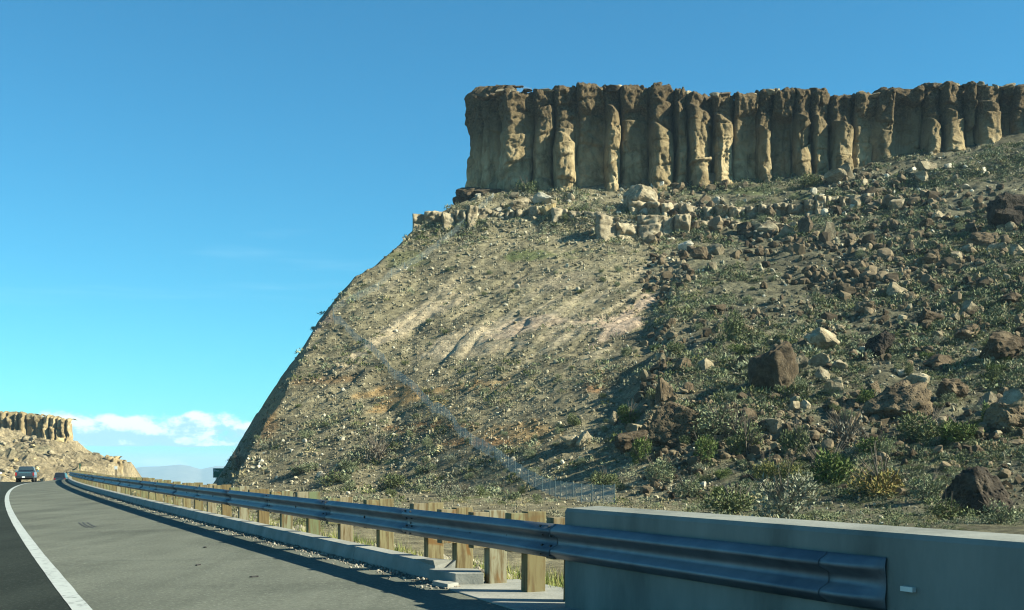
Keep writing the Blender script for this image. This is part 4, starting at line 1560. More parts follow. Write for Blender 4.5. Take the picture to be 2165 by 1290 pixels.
def put_shrub(px, py, w, h, kind, label, group, name='shrub', cat='shrub', simple=False):
    X, Y, Z = on_land(px, py)
    if np.isnan(X[0]) or Y[0] > 246:
        return
    k = float(Y[0]) / 2613.0
    fo, st = random.choice(SHRUB_KINDS[kind])
    x, y, z = float(X[0]), float(Y[0]), float(Z[0])
    rz = random.uniform(0, 6.28)
    if simple:
        o = link(name, fo, None, (x, y, z - 0.02))
        o.scale = (w * k, w * k, h * k / 0.62)
        o.rotation_euler = (0, 0, rz)
    else:
        o = empty(name, (x, y, z - 0.02), rz)
        o.scale = (w * k, w * k, h * k / 0.62)
        link('foliage', fo, o)
        link('stems', st, o)
    tag(o, label, cat, group)


HS = [
    (1862, 1046, 112, 74, 'rusty', 'rusty yellow bush left of the nearest shade-blackened boulder'),
    (1742, 1022, 110, 76, 'green', 'green bush left of the rusty yellow bush'),
    (1618, 1014, 56, 44, 'yellow', 'left one of two yellow bushes above the barrier'),
    (1668, 1012, 56, 40, 'yellow', 'right one of two yellow bushes above the barrier'),
    (1352, 978, 44, 46, 'green', 'small bright green bush below the low dark rock'),
    (1490, 982, 64, 52, 'green', 'green bush below the big round boulder'),
    (1540, 716, 58, 54, 'olive', 'open-branched green bush alone in the mid slope scrub'),
    (1660, 1096, 130, 84, 'pale', 'pale grey-green bush just behind the barrier'),
    (1560, 1086, 110, 52, 'olive', 'olive bush left of the pale bush behind the barrier'),
    (1520, 916, 110, 46, 'grey', 'wide grey-green bush right of the big round boulder'),
    (1578, 960, 80, 56, 'olive', 'sparse dark bush beside the green bush'),
    (1332, 896, 54, 38, 'green', 'green bush between the stump and the big round boulder'),
    (1790, 940, 80, 64, 'bare', 'leafless grey bush below the largest flat boulder'),
    (1680, 960, 60, 60, 'olive', 'dark bush left of the leafless grey bush'),
    (798, 974, 60, 46, 'bare', 'leafless pale bush above the green grass patch'),
    (1560, 930, 60, 54, 'bare', 'leafless bush right of the wide grey-green bush'),
    (980, 1052, 54, 26, 'pale', 'whitish round bush above the guardrail posts'),
    (930, 1050, 44, 24, 'pale', 'whitish bush left of the whitish round bush'),
    (505, 988, 30, 26, 'pale', 'pale tuft at the left edge of the hill'),
    (1112, 408, 44, 26, 'olive', 'dark bush at the left cliff foot'),
    (1700, 398, 60, 26, 'olive', 'green bush at the cliff foot left of the fallen slab'),
    (1390, 1016, 70, 40, 'grey', 'grey bush above the left end of the barrier'),
    (1280, 1030, 60, 34, 'olive', 'olive bush above the barrier end'),
    (1450, 1052, 70, 36, 'grey', 'low grey bush behind the barrier left part'),
    (1960, 1060, 90, 50, 'grey', 'grey bush left of the nearest shade-blackened boulder base'),
    (2010, 1100, 90, 44, 'olive', 'dark bush in front of the nearest shade-blackened boulder'),
    (2120, 1108, 80, 40, 'grey', 'grey bush right of the nearest shade-blackened boulder'),
    (2090, 900, 60, 50, 'green', 'green bush in front of the pile at the right edge'),
    (1960, 930, 100, 50, 'olive', 'dark olive bush below the largest flat boulder'),
    (2030, 930, 90, 44, 'green', 'yellow-green bush below the pile at the right edge'),
    (1850, 960, 80, 44, 'green', 'green bush between the leafless bush and the rusty bush'),
    (640, 1000, 60, 22, 'grey', 'grey-green bush low on the left slope'),
    (730, 990, 70, 20, 'grey', 'grey-green bush by the green grass patch'),
    (840, 1026, 60, 26, 'olive', 'olive bush above the guardrail left of the whitish bushes'),
    (700, 1020, 60, 22, 'olive', 'dark bush low on the left slope near the guardrail'),
    (1080, 1058, 46, 24, 'grey', 'grey bush beside the fence foot'),
    (900, 1000, 50, 22, 'grey', 'grey bush left of the fence foot'),
]
for px, py, w, h, kind, lab in HS:
    put_shrub(px, py, w * 1.3, h * 1.25, kind, lab, 'bushes on the slope')
SZ = {
    'upper': ('small grey-green bush in the scrub of the upper right slope', 'bushes of the upper right slope'),
    'mid': ('small grey-green bush in the scrub of the lower right slope', 'bushes of the lower right slope'),
    'bowl': ('small bush on the stony bowl', 'bushes in the bowl'),
    'terr': ('small bush on the terrace under the cliff', 'bushes on the terrace'),
    'apron': ('small bush on the lower apron left of the barrier', 'bushes on the lower apron'),
}
r = np.random.default_rng(31)
for zn, nn, reg, (w0, w1), kinds in (('upper', 60, (1440, 2165, 480, 720), (14, 30), ['grey', 'pale', 'grey', 'olive']),
                                     ('mid', 80, (1300, 2165, 720, 1080), (22, 56), ['grey', 'olive', 'green', 'grey', 'pale']),
                                     ('bowl', 40, (620, 1380, 520, 900), (12, 26), ['grey', 'olive', 'grey']),
                                     ('terr', 36, (900, 2050, 415, 475), (12, 28), ['grey', 'olive', 'pale']),
                                     ('apron', 44, (520, 1280, 880, 1060), (18, 44), ['grey', 'olive', 'pale', 'grey'])):
    for i in range(nn):
        w = r.uniform(w0, w1)
        py = r.uniform(reg[2], reg[3])
        px = r.uniform(reg[0], reg[1])
        kd = str(r.choice(kinds))
        put_shrub(px, py, w, w * r.uniform(.42, .7), kd, near_label(px, py, w * .6, 'bush', {'grey': 'grey-green', 'pale': 'whitish', 'olive': 'olive', 'green': 'green'}[kd], ''), 'small bushes on the slope', simple=True)

# ------------------------------------------------------------------ concrete barrier, curb, guardrail
BAR_S1 = 10.05


def extrude_path(name, sec, s0, s1, ds, mat, parent=None, smooth=False, jag=0.0, bevel=0.0):
    """closed section of (offset, height) pairs carried along the road line"""
    ss = np.linspace(s0, s1, max(2, int(round((s1 - s0) / ds)) + 1))
    rings = []
    for s in ss:
        ring = []
        for (o, z) in sec:
            p = road_pt(s, o, 0.0)
            ring.append((p[0], p[1], float(surf_z(s, 4.0)) + z))
        rings.append(ring)
    if jag:
        rg = np.random.default_rng(9)
        rings[0] = [tuple(np.array(q) + rg.normal(0, jag, 3)) for q in rings[0]]
    return MB().loft(rings).build(name, mat, parent, smooth, bevel)


def build_barrier():
    p = road_pt(BAR_S1, 4.2, 0)
    root = empty('concrete_barrier', tuple(p))
    tag(root, 'grey concrete bridge barrier with a bright top at the right', 'barrier')
    inv = Matrix.Translation(-Vector(root.location))
    sec = [(4.115, -0.6), (4.115, 0.855), (4.135, 0.885), (4.46, 0.900), (4.48, 0.88), (4.48, -0.6)]
    o = extrude_path('wall', sec, -14, BAR_S1, 0.5, M_CONC, root, False)
    o.matrix_parent_inverse = inv
    q = MB()
    a, b = road_pt(5.60, 4.085, 0), road_pt(5.70, 4.085, 0)
    z = float(surf_z(5, 4)) + 0.56
    c, d = road_pt(5.60, 4.112, 0), road_pt(5.70, 4.112, 0)
    q.loft([[(a[0], a[1], z), (b[0], b[1], z), (b[0], b[1], z + .028), (a[0], a[1], z + .028)], [(c[0], c[1], z), (d[0], d[1], z), (d[0], d[1], z + .028), (c[0], c[1], z + .028)]])
    o = q.build('reflector', M_GALV_PALE, root)
    o.matrix_parent_inverse = inv


build_barrier()


def build_curb():
    root = empty('concrete_curb', tuple(road_pt(13, 3.95, 0)))
    tag(root, 'low pale concrete curb under the guardrail, broken at its near end', 'curb')
    inv = Matrix.Translation(-Vector(root.location))
    sec = [(3.93, -0.2), (3.93, 0.02), (3.96, 0.155), (3.985, 0.175), (4.19, 0.178), (4.21, 0.165), (4.21, -0.2)]
    s = 13.0
    k = 0
    while s < 260:
        e = s + (3.05 if s < 80 else 12.0)
        o = extrude_path('curb_section', sec, s + 0.006, e - 0.006, 0.75 if s < 80 else 2, M_CURB, root, False, 0.03 if k == 0 else 0)
        o.matrix_parent_inverse = inv
        s = e
        k += 1


build_curb()


def slab(name, poly, z0, z1, mat, label, cat, group=None):
    """irregular flat piece given by (s, off) corners"""
    bot = [tuple(road_pt(s, o, 0)[:2]) + (float(surf_z(s, o)) + z0,) for s, o in poly]
    top = [tuple(road_pt(s, o, 0)[:2]) + (float(surf_z(s, o)) + z1,) for s, o in poly]
    o = MB().loft([bot, top]).build(name, mat, None, False, 0.006)
    tag(o, label, cat, group)


slab('concrete_apron', [(8.0, 3.75), (9.9, 3.62), (11.9, 3.72), (12.6, 4.05), (12.5, 4.75), (9.9, 4.85), (8.0, 4.8)], -0.12, 0.012, M_CURB, 'pale broken concrete apron around the nearest wooden posts', 'slab')
slab('concrete_chunk', [(12.25, 3.92), (12.9, 3.86), (12.95, 4.1), (12.65, 4.34), (12.15, 4.2)], -0.05, 0.13, M_CURB, 'large broken chunk of concrete at the curb end', 'chunk')
slab('concrete_chunk', [(12.0, 3.74), (12.4, 3.72), (12.5, 3.85), (12.1, 3.9)], -0.05, 0.05, M_CURB, 'small flat chunk of concrete before the curb end', 'chunk')

W_SEC = [(-.156, .018), (-.138, .034), (-.110, .080), (-.092, .086), (-.072, .080), (-.034, .010), (0, .004), (.034, .010), (.072, .080), (.092, .086), (.110, .080), (.138, .034), (.156, .018)]
RAIL_C = 0.74 - 0.156


def build_guardrail():
    root = empty('guardrail', tuple(road_pt(9.5, 4.2, 0)))
    tag(root, 'galvanised steel guardrail on wooden posts along the road shoulder', 'guardrail')
    inv = Matrix.Translation(-Vector(root.location))

    def adopt(o, parent=None):
        o.parent = parent or root
        if parent is None:
            o.matrix_parent_inverse = inv
        return o

    ring = [(4.10 - d, RAIL_C + z) for z, d in W_SEC] + [(4.104 - d, RAIL_C + z) for z, d in reversed(W_SEC)]
    s = 6.50
    k = 0
    while s < 215:
        e = s + 3.81
        shift = 0.004 if k % 2 else 0.0
        sec = [(o - shift, z) for o, z in ring]
        o = extrude_path('rail_section', sec, s - 0.15, e + 0.15, 0.69 if s < 60 else 2, M_STEEL, None, True)
        adopt(o)
        # splice bolts
        if s < 45:
            mb = MB()
            for ds in (-0.09, 0.09):
                for z in (-0.125, -0.05, 0.05, 0.125):
                    d = np.interp(z, [q[0] for q in W_SEC], [q[1] for q in W_SEC])
                    a, b = road_pt(e + ds, 4.10 - d - 0.016, 0), road_pt(e + ds, 4.105 - d, 0)
                    zz = float(surf_z(e, 4.0)) + RAIL_C + z
                    mb.tube((a[0], a[1], zz), (b[0], b[1], zz), 0.014, 0.014, 6)
            adopt(mb.build('splice_bolts', M_BOLT), None)
        s = e
        k += 1
    # flattened end shoe bolted to the barrier
    mb = MB()
    rings = []
    for s_, fl in ((6.50, 1.0), (6.2, 1.0), (6.05, 0.8), (5.92, 0.35), (5.84, 0.12)):
        rg = []
        pts = [(4.104 - d * fl, RAIL_C + z) for z, d in W_SEC] + [(4.111 - d * fl, RAIL_C + z) for z, d in reversed(W_SEC)]
        for o_, z_ in pts:
            p = road_pt(s_, o_, 0)
            rg.append((p[0], p[1], float(surf_z(s_, 4.0)) + z_))
        rings.append(rg)
    adopt(mb.loft(rings).build('end_shoe', M_STEEL, None, True))
    # posts: half spacing near the barrier, then full spacing
    ss = [10.35, 11.30, 12.25, 13.20, 14.15]
    while ss[-1] < 205:
        ss.append(ss[-1] + 1.905)
    post_me = MB().box(-.075, .075, -.1, .1, -0.75, 0.825).build('post', M_WOOD, None, False, 0.008)
    block_me = MB().box(-.075, .075, -.09, .09, -0.19, 0.19).build('block', M_WOOD, None, False, 0.006)
    bolt_me = MB().tube((0, -0.01, 0), (0, 0.012, 0), 0.022, 0.016, 8).build('bolt', M_BOLT)
    pm, bm_, om = post_me.data, block_me.data, bolt_me.data
    for o in (post_me, block_me, bolt_me):
        bpy.data.objects.remove(o)
    for s_ in ss:
        h = float(np.interp(s_, PS, PH))
        z = float(surf_z(s_, 4.0))
        p = road_pt(s_, 4.38, 0)
        post = link('post', pm, root)
        post.matrix_parent_inverse = inv
        post.location = (p[0], p[1], z - random.uniform(0.0, 0.05))
        # local y runs across the road, x along it
        post.rotation_euler = (random.uniform(-.012, .012), random.uniform(-.012, .012), math.pi / 2 - h)
        bl = link('block', bm_, post)
        bl.location = (random.uniform(-.006, .006), 0.19, RAIL_C + 0.035 + random.uniform(-.015, .015))
        if s_ < 60:
            bo = link('bolt', om, post)
            bo.location = (0, 0.283, RAIL_C)
    return ss


POSTS = build_guardrail()

# ------------------------------------------------------------------ wire fences


def build_fence(name, pix, spacing, height, label, braces=(), pale=(), pts3=None, net=M_NET):
    if pts3 is None:
        pts3 = []
        for (a, b) in pix:
            X, Y, Z = on_land(a, b)
            if not np.isnan(X[0]):
                pts3.append((float(X[0]), float(Y[0]), float(Z[0])))
    root = empty(name, pts3[0])
    tag(root, label, 'fence')
    inv = Matrix.Translation(-Vector(root.location))
    P3 = np.array(pts3)
    seg = np.concatenate([[0], np.cumsum(np.linalg.norm(np.diff(P3[:, :2], axis=0), axis=1))])
    d = np.arange(0, seg[-1], spacing)
    X, Y = np.interp(d, seg, P3[:, 0]), np.interp(d, seg, P3[:, 1])
    Z = land(X, Y) if P3[0, 1] < 246.5 else np.interp(d, seg, P3[:, 2])
    for i in range(len(d)):
        big = i in braces
        o = MB().tube((X[i], Y[i], Z[i] - 0.3), (X[i], Y[i], Z[i] + height * (1.08 if big else 1.0)), 0.055 if big else 0.042, None, 6).build('post', M_GALV_PALE if (big or i in pale) else M_POSTMETAL, root)
        o.matrix_parent_inverse = inv
        if big and i + 1 < len(d):
            o = MB().tube((X[i], Y[i], Z[i] + height * .9), (X[i + 1], Y[i + 1], Z[i + 1] + height * 1.0), 0.022, None, 6).build('brace', M_POSTMETAL, root)
            o.matrix_parent_inverse = inv
        if i + 1 < len(d):
            v = [(X[i], Y[i], Z[i] + 0.03), (X[i + 1], Y[i + 1], Z[i + 1] + 0.03), (X[i + 1], Y[i + 1], Z[i + 1] + height * .96), (X[i], Y[i], Z[i] + height * .96)]
            o = link('netting', mesh_arrays('netting', v, [[0, 1, 2, 3]], net), root)
            o.matrix_parent_inverse = inv
    return d


FP = [(1300, 1066), (1215, 1060), (1160, 1046), (1090, 1004), (1000, 944), (950, 894), (880, 830), (800, 760), (740, 712), (706, 680), (702, 664)]
build_fence('wire_fence', FP, 2.6, 1.35, 'wire fence running down the slope from the hill edge to the barrier')
FP2 = [(704, 662), (722, 650), (785, 622), (850, 572), (915, 532), (962, 500), (1000, 464), (1035, 430), (1050, 414)]
build_fence('wire_fence', FP2, 4.6, 1.4, 'wire fence climbing from the hill edge to the cliff foot', braces=(11,), net=M_NET_OPEN)
ztop = float(cliff_top(1100))
build_fence('wire_fence', None, 2.0, 1.9, 'short fence standing on the left rim of the mesa top', pale=(0,), net=M_NET_OPEN, pts3=[(0.5, 248.4, ztop - 0.9), (2.6, 249.2, ztop + 0.2), (4.8, 251, ztop - 0.1)])

# ------------------------------------------------------------------ signs


def text_mesh(txt, size, mat, name):
    cu = bpy.data.curves.new(name, 'FONT')
    cu.body = txt
    cu.size = size
    cu.extrude = 0.01
    ob = bpy.data.objects.new(name, cu)
    COL.objects.link(ob)
    dg = bpy.context.evaluated_depsgraph_get()
    me = bpy.data.meshes.new_from_object(ob.evaluated_get(dg))
    bpy.data.objects.remove(ob)
    me.materials.clear()
    me.materials.append(mat)
    return me


def build_signs():
    # green guide sign past the cut
    Y0 = 300.0
    k = Y0 / 2613
    x0 = (450.5 - 1082.5) * k
    zt = EYE + (HOR - 990) * k
    root = empty('guide_sign', (x0 + 2.0, Y0, zt - 6))
    tag(root, 'green highway sign half hidden behind the dark hill edge', 'sign')
    inv = Matrix.Translation(-Vector(root.location))
    o = MB().box(x0, x0 + 4.2, Y0, Y0 + 0.06, zt - 2.3, zt).build('panel', M_GREEN, root, False)
    o.matrix_parent_inverse = inv
    mb = MB()
    b = 0.05
    mb.box(x0 + .06, x0 + 4.14, Y0 - .012, Y0 - .002, zt - .06 - b, zt - .06)
    mb.box(x0 + .06, x0 + .06 + b, Y0 - .012, Y0 - .002, zt - 2.24, zt - .06 - b - .001)
    br = mb.build('border', M_SIGNWHITE, o)
    for i, (t, sz, dx) in enumerate((('8', 0.72, 0.24), ('non', 0.5, 0.72))):
        me = text_mesh(t, sz, M_SIGNWHITE, 'lettering')
        q = link('lettering', me, o)
        q.rotation_euler = (math.radians(90), 0, 0)
        q.location = (x0 + dx, Y0 - 0.02, zt - 0.78)
    for xx in (x0 + .7, x0 + 3.4):
        q = MB().box(xx - .07, xx + .07, Y0 + .065, Y0 + .2, zt - 12, zt - .1).build('post', M_GALV_PALE, root)
        q.matrix_parent_inverse = inv

    # small white marker on a dark post behind the rail
    Y0 = 78.0
    k = Y0 / 2613
    x = (245 - 1082.5) * k
    z1, z0 = EYE + (HOR - 985.5) * k, EYE + (HOR - 992.5) * k
    root = empty('marker_post', (x, Y0, z0 - 1))
    tag(root, 'small white marker panel on a dark post behind the guardrail', 'sign')
    inv = Matrix.Translation(-Vector(root.location))
    w = 3.1 * k
    o = MB().box(x - w, x + w, Y0 - .012, Y0, z0, z1).build('panel', M_SIGNWHITE, root, False, 0.003)
    o.matrix_parent_inverse = inv
    o = MB().box(x - .03, x + .03, Y0 + .001, Y0 + .05, z0 - 2.4, z1 - .02).build('post', M_BLACKPL, root)
    o.matrix_parent_inverse = inv
    # narrow green mile marker seen nearly edge on
    Y0 = 105.0
    k = Y0 / 2613
    x = (169 - 1082.5) * k
    z1, z0 = EYE + (HOR - 980.5) * k, EYE + (HOR - 991) * k
    root = empty('mile_marker', (x, Y0, z0 - 1))
    tag(root, 'narrow green mile marker at the far end of the guardrail', 'sign')
    inv = Matrix.Translation(-Vector(root.location))
    o = MB().box(x - 1.3 * k, x + 1.3 * k, Y0 - .01, Y0, z0, z1).build('panel', M_GREEN, root, False, 0.002)
    o.matrix_parent_inverse = inv
    o = MB().box(x - .025, x + .025, Y0 + .001, Y0 + .04, z0 - 2.2, z1 - .05).build('post', M_BLACKPL, root)
    o.matrix_parent_inverse = inv


build_signs()

# ------------------------------------------------------------------ vehicles


def wheel(parent, x, y, r, w):
    hub = empty('wheel', (0, 0, 0))
    hub.parent = parent
    hub.location = (x, y, r)
    n = 24
    mb = MB()
    prof = [(-w / 2, r * .66), (-w / 2, r * .93), (-w / 2 + .03, r), (w / 2 - .03, r), (w / 2, r * .93), (w / 2, r * .66)]
    mb.loft([[(px_, q * math.cos(2 * math.pi * i / n), q * math.sin(2 * math.pi * i / n)) for px_, q in prof] for i in range(n)] + [[(px_, q, 0) for px_, q in prof]], True, False)
    mb.build('tyre', M_RUBBER, hub, True)
    mb = MB().tube((-w / 2 + .02, 0, 0), (w / 2 - .02, 0, 0), r * .67, None, 20)
    mb.build('rim', M_CHROME, hub)


def body_loft(stations):
    """stations along y: (y, list of (x, z) for the right half from bottom to top)"""
    rings = []
    for y, half in stations:
        rings.append([(x, y, z) for x, z in half] + [(-x, y, z) for x, z in reversed(half)])
    return MB().loft(rings)


def place(root, s, off, flip=False):
    p = road_pt(s, off, 0)
    h = float(np.interp(s, PS, PH))
    sl = float(road_z(s + 1) - road_z(s - 1)) / 2
    root.location = tuple(p)
    root.rotation_euler = (math.atan(sl), 0, -h)


def build_pickup(s, off):
    paint = plain('pickup_paint', (0.055, 0.075, 0.10), 0.22, 0.55, 0.5, 0.6)
    root = empty('pickup_truck')
    tag(root, 'blue-grey pickup truck seen from behind in the right lane', 'truck')
    lower = [(0.80, 0.42), (0.97, 0.48), (0.99, 0.80), (0.96, 1.10), (0.90, 1.14)]
    nose = [(0.74, 0.45), (0.90, 0.50), (0.92, 0.80), (0.88, 1.00), (0.80, 1.04)]
    body_loft([(-2.70, lower), (-0.2, lower), (1.5, [(x, z + (0.0 if z < .9 else -.03)) for x, z in lower]), (2.55, nose), (2.72, [(x * .94, z * .97) for x, z in nose])]).build('body', paint, root, False, 0.03)
    cab0 = [(0.88, 1.12), (0.86, 1.25), (0.74, 1.68), (0.60, 1.76)]
    cabf = [(0.88, 1.12), (0.86, 1.20), (0.84, 1.22), (0.70, 1.24)]
    body_loft([(-0.55, [(0.88, 1.12), (0.86, 1.25), (0.77, 1.58), (0.64, 1.66)]), (-0.40, cab0), (0.9, cab0), (1.62, cabf)]).build('cab', paint, root, False, 0.02)
    # glass set proud of the cab
    MB().loft([[(-.74, -.575, 1.22), (.74, -.575, 1.22), (.64, -.50, 1.62), (-.64, -.50, 1.62)], [(-.74, -.52, 1.22), (.74, -.52, 1.22), (.64, -.45, 1.62), (-.64, -.45, 1.62)]]).build('rear_window', M_GLASS, root)
    for sx in (-1, 1):
        MB().loft([[(sx * .885, -.3, 1.24), (sx * .885, .85, 1.24), (sx * .765, .75, 1.62), (sx * .765, -.25, 1.62)], [(sx * .84, -.3, 1.24), (sx * .84, .85, 1.24), (sx * .72, .75, 1.62), (sx * .72, -.25, 1.62)]]).build('side_window', M_GLASS, root)
        MB().box(sx * .90 - .085, sx * .90 + .085, -2.735, -2.66, 0.72, 1.06).build('tail_light', M_RED, root, False, 0.015)
        mr = MB().box(sx * 1.13 - .11, sx * 1.13 + .11, .95, 1.05, 1.12, 1.34).build('mirror', M_CHROME, root, False, 0.02)
        MB().box(min(sx * .85, sx * 1.03), max(sx * .85, sx * 1.03), .98, 1.02, 1.2, 1.24).build('bracket', M_BLACKPL, mr)
        wheel(root, sx * .82, -1.62, .39, .27)
        wheel(root, sx * .82, 1.72, .39, .27)
    # bed opening, tailgate, bumper, plate
    MB().box(-.78, .78, -2.6, -.7, 1.1, 1.146).build('bed', M_UNDER, root)
    tg = MB().box(-.80, .80, -2.745, -2.69, .66, 1.14).build('tailgate', paint, root, False, 0.02)
    MB().box(-.62, .62, -2.752, -2.738, 1.0, 1.06).build('trim', M_CHROME, tg)
    MB().box(-.94, .94, -2.90, -2.73, .44, .62).build('bumper', M_BLACKPL, root, False, 0.03)
    MB().box(-.26, .04, -2.912, -2.9, .50, .63).build('licence_plate', M_SIGNWHITE, root)
    MB().box(-.7, .7, -2.5, 2.4, .28, .46).build('underbody', M_UNDER, root)
    place(root, s, off)


def build_car(name, label, s, off, paint_col, tall, suv, metal=0.4):
    paint = plain(name + '_paint', paint_col, 0.25, metal, 0.5, 0.5)
    root = empty(name)
    tag(root, label, 'car')
    b = 0.28
    lo = [(0.78, b), (0.90, b + .06), (0.92, .62), (0.88, .92), (0.84, .95)]
    no = [(0.66, b + .04), (0.80, b + .1), (0.82, .58), (0.76, .74), (0.68, .78)]
    re = [(0.72, b + .08), (0.86, b + .12), (0.88, .62), (0.84, .9), (0.78, .93)]
    body_loft([(-2.25, re), (-2.1, lo), (1.0, lo), (2.1, no), (2.3, [(x * .9, z * .95) for x, z in no])]).build('body', paint, root, False, 0.04)
    rr = -2.0 if suv else -1.55
    g0 = [(0.83, .93), (0.82, .96), (0.80, .98), (0.76, 1.0)]
    g1 = [(0.83, .93), (0.80, 1.05), (0.68, tall - .07), (0.56, tall)]
    cabin = body_loft([(rr - .25, g0), (rr + (.1 if suv else .45), g1), (0.35, g1), (1.15, g0)]).build('cabin', paint, root, False, 0.02)
    y0, y1 = rr - .22, rr + (.08 if suv else .42)
    MB().loft([[(-.70, y0 - .03, 1.02), (.70, y0 - .03, 1.02), (.58, y1 - .05, tall - .08), (-.58, y1 - .05, tall - .08)], [(-.70, y0 + .05, 1.02), (.70, y0 + .05, 1.02), (.58, y1 + .03, tall - .08), (-.58, y1 + .03, tall - .08)]]).build('rear_window', M_GLASS, root)
    MB().loft([[(-.70, 1.16, 1.02), (.70, 1.16, 1.02), (.56, .40, tall - .06), (-.56, .40, tall - .06)], [(-.70, 1.08, 1.02), (.70, 1.08, 1.02), (.56, .32, tall - .06), (-.56, .32, tall - .06)]]).build('windscreen', M_GLASS, root)
    for sx in (-1, 1):
        MB().loft([[(sx * .835, y1 - .1, 1.02), (sx * .835, .9, 1.02), (sx * .70, .3, tall - .1), (sx * .70, y1 + .05, tall - .1)], [(sx * .78, y1 - .1, 1.02), (sx * .78, .9, 1.02), (sx * .64, .3, tall - .1), (sx * .64, y1 + .05, tall - .1)]]).build('side_window', M_GLASS, root)
        MB().box(sx * .74 - .12, sx * .74 + .12, -2.285, -2.2, .66, .84).build('tail_light', M_RED, root, False, 0.015)
        MB().box(sx * .96 - .08, sx * .96 + .08, .72, .82, .95, 1.08).build('mirror', paint, root, False, 0.02)
        wheel(root, sx * .78, -1.38, .33, .22)
        wheel(root, sx * .78, 1.42, .33, .22)
    MB().box(-.86, .86, -2.36, -2.22, .36, .56).build('bumper', M_BLACKPL, root, False, 0.03)
    MB().box(-.24, .24, -2.372, -2.361, .42, .53).build('licence_plate', M_SIGNWHITE, root)
    MB().box(-.6, .6, -2.0, 1.9, .18, .32).build('underbody', M_UNDER, root)
    place(root, s, off)


def s_for(px, off, lo=20, hi=260, z=0.8):
    ss = np.linspace(lo, hi, 2000)
    p = road_pt(ss, off, z)
    u, v = to_px(p)
    return ss, u, v


build_pickup(149.0, -1.05)
build_car('white_car', 'white car cut off by the left edge of the picture', 106.0, -2.1, (0.78, 0.80, 0.80), 1.45, False, 0.0)
build_car('dark_suv', 'dark suv passing behind the far end of the guardrail', 203.0, -2.2, (0.03, 0.04, 0.055), 1.72, True)
build_car('dark_car', 'dark car ahead of the suv behind the guardrail', 222.0, -1.6, (0.045, 0.045, 0.045), 1.5, False)

# ------------------------------------------------------------------ grass along the guardrail


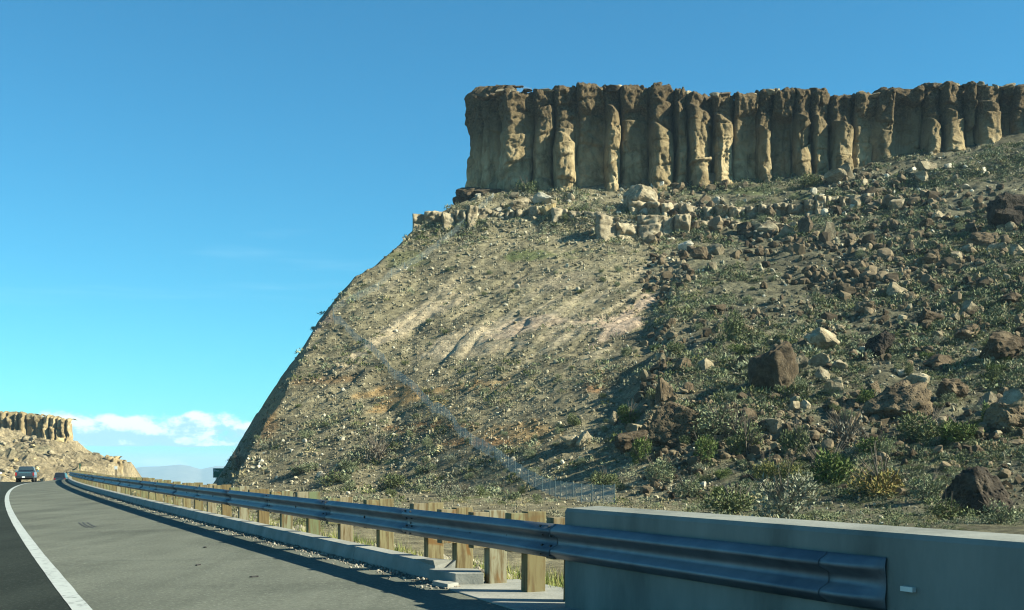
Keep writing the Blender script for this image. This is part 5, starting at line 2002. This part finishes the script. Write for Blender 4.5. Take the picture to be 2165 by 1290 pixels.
def build_verge():
    rng = np.random.default_rng(19)
    n = 2600
    s = 9.5 + rng.random(n) ** 1.6 * 60
    off = 4.75 + rng.random(n) ** 1.5 * 4.5
    cl = fbm(s * 0.5, off * 0.8, 3.0, 2)
    keep = cl > -0.15
    s, off = s[keep], off[keep]
    n = len(s)
    p = road_pt(s, off, 0)
    p[:, 2] = land(p[:, 0], p[:, 1])
    blades = 14
    a = rng.uniform(0, 6.28, (n, blades))
    l = rng.uniform(.08, .26, (n, blades)) * rng.uniform(.6, 1.3, (n, 1))
    lean = rng.uniform(.1, .7, (n, blades))
    bx = p[:, None, 0] + rng.normal(0, .06, (n, blades))
    by = p[:, None, 1] + rng.normal(0, .06, (n, blades))
    bz = np.repeat(p[:, None, 2], blades, 1) - .02
    w = .007
    v0 = np.stack([bx - w * np.sin(a), by + w * np.cos(a), bz], -1)
    v1 = np.stack([bx + w * np.sin(a), by - w * np.cos(a), bz], -1)
    v2 = np.stack([bx + np.cos(a) * l * lean, by + np.sin(a) * l * lean, bz + l], -1)
    V = np.stack([v0, v1, v2], 2).reshape(-1, 3)
    t = rng.random((n, 1))
    c = np.array([0.095, 0.15, 0.03]) * (1 - t) + np.array([0.30, 0.27, 0.10]) * t
    C = np.repeat(c, blades * 3, 0)
    o = link('verge_grass', mesh_arrays('verge_grass', V, np.arange(len(V)).reshape(-1, 3), M_LEAF, False, C))
    tag(o, 'thin green and straw grass behind the guardrail posts', None, None, 'stuff')
    # gravel behind the posts
    n = 5200
    s = 9 + rng.random(n) ** 1.5 * 70
    off = 4.5 + rng.random(n) * 6.0
    p = road_pt(s, off, 0)
    p[:, 2] = land(p[:, 0], p[:, 1])
    v0_, f0 = ico(1)
    size = rng.uniform(.03, .11, n) * (1 + (s > 25) * .8)
    V = v0_[None] * size[:, None, None] * rng.uniform(.5, 1.1, (n, 1, 3)) + p[:, None, :]
    t = rng.random((n, 1))
    C = np.repeat(np.array([.07, .062, .045]) * (1 - t) + np.array([.25, .22, .165]) * t, len(v0_), 0)
    Fc = f0[None] + (np.arange(n) * len(v0_))[:, None, None]
    o = link('verge_gravel', mesh_arrays('verge_gravel', V.reshape(-1, 3), Fc.reshape(-1, 3), M_RUBBLE, False, C))
    tag(o, 'loose gravel on the verge behind the guardrail', None, None, 'stuff')
    # grit collected along the curb
    n = 1800
    s = 12 + rng.random(n) ** 1.4 * 50
    off = 3.92 - np.abs(rng.normal(0, .16, n))
    p = road_pt(s, off, 0.004)
    size = rng.uniform(.006, .022, n)
    V = v0_[None] * size[:, None, None] + p[:, None, :]
    t = rng.random((n, 1))
    C = np.repeat(np.array([.12, .10, .08]) * (1 - t) + np.array([.34, .31, .25]) * t, len(v0_), 0)
    Fc = f0[None] + (np.arange(n) * len(v0_))[:, None, None]
    o = link('curb_grit', mesh_arrays('curb_grit', V.reshape(-1, 3), Fc.reshape(-1, 3), M_RUBBLE, False, C))
    tag(o, 'fine grit lying along the curb', None, None, 'stuff')


build_verge()

# bits of tyre rubber on the shoulder
for i, (s_, o_, a_, lab) in enumerate(((14.3, 2.25, .4, 'dark scrap of tyre rubber nearest the guardrail shadow'), (16.3, 1.95, 1.2, 'dark scrap of tyre rubber in the middle of the shoulder'), (19.6, 2.6, 2.0, 'small dark scrap of tyre rubber farther up the shoulder'))):
    p = road_pt(s_, o_, 0)
    sec = [[(x, y + .02 * math.sin(x * 30 + i), z) for y, z in ((-.02, 0), (.02, 0), (.025, .02), (-.01, .028))] for x in (-.09, -.05, 0, .04, .08)]
    o = MB().loft(sec).build('tyre_scrap', M_RUBBER, None)
    o.location = (p[0], p[1], p[2] + .002)
    o.rotation_euler = (0, 0, a_)
    o.scale = (0.6, 0.6, 0.6)
    tag(o, lab, 'debris', 'tyre scraps on the shoulder')

# ------------------------------------------------------------------ air


def build_haze():
    mb = MB().box(-26000, 26000, -3000, 26000, -380, 92)
    m = bpy.data.materials.new('haze_air')
    m.use_nodes = True
    g = NT(m.node_tree)
    g.n.clear()
    out = g.add('ShaderNodeOutputMaterial')
    pv = g.add('ShaderNodeVolumePrincipled')
    pv.inputs['Color'].default_value = (0.50, 0.78, 1.0, 1)
    pv.inputs['Density'].default_value = 9e-5
    pv.inputs['Anisotropy'].default_value = 0.0
    g.link(pv.outputs[0], out.inputs['Volume'])
    o = mb.build('haze', m)
    tag(o, 'thin blue air between the road and the far mountains', None, None, 'stuff')


build_haze()
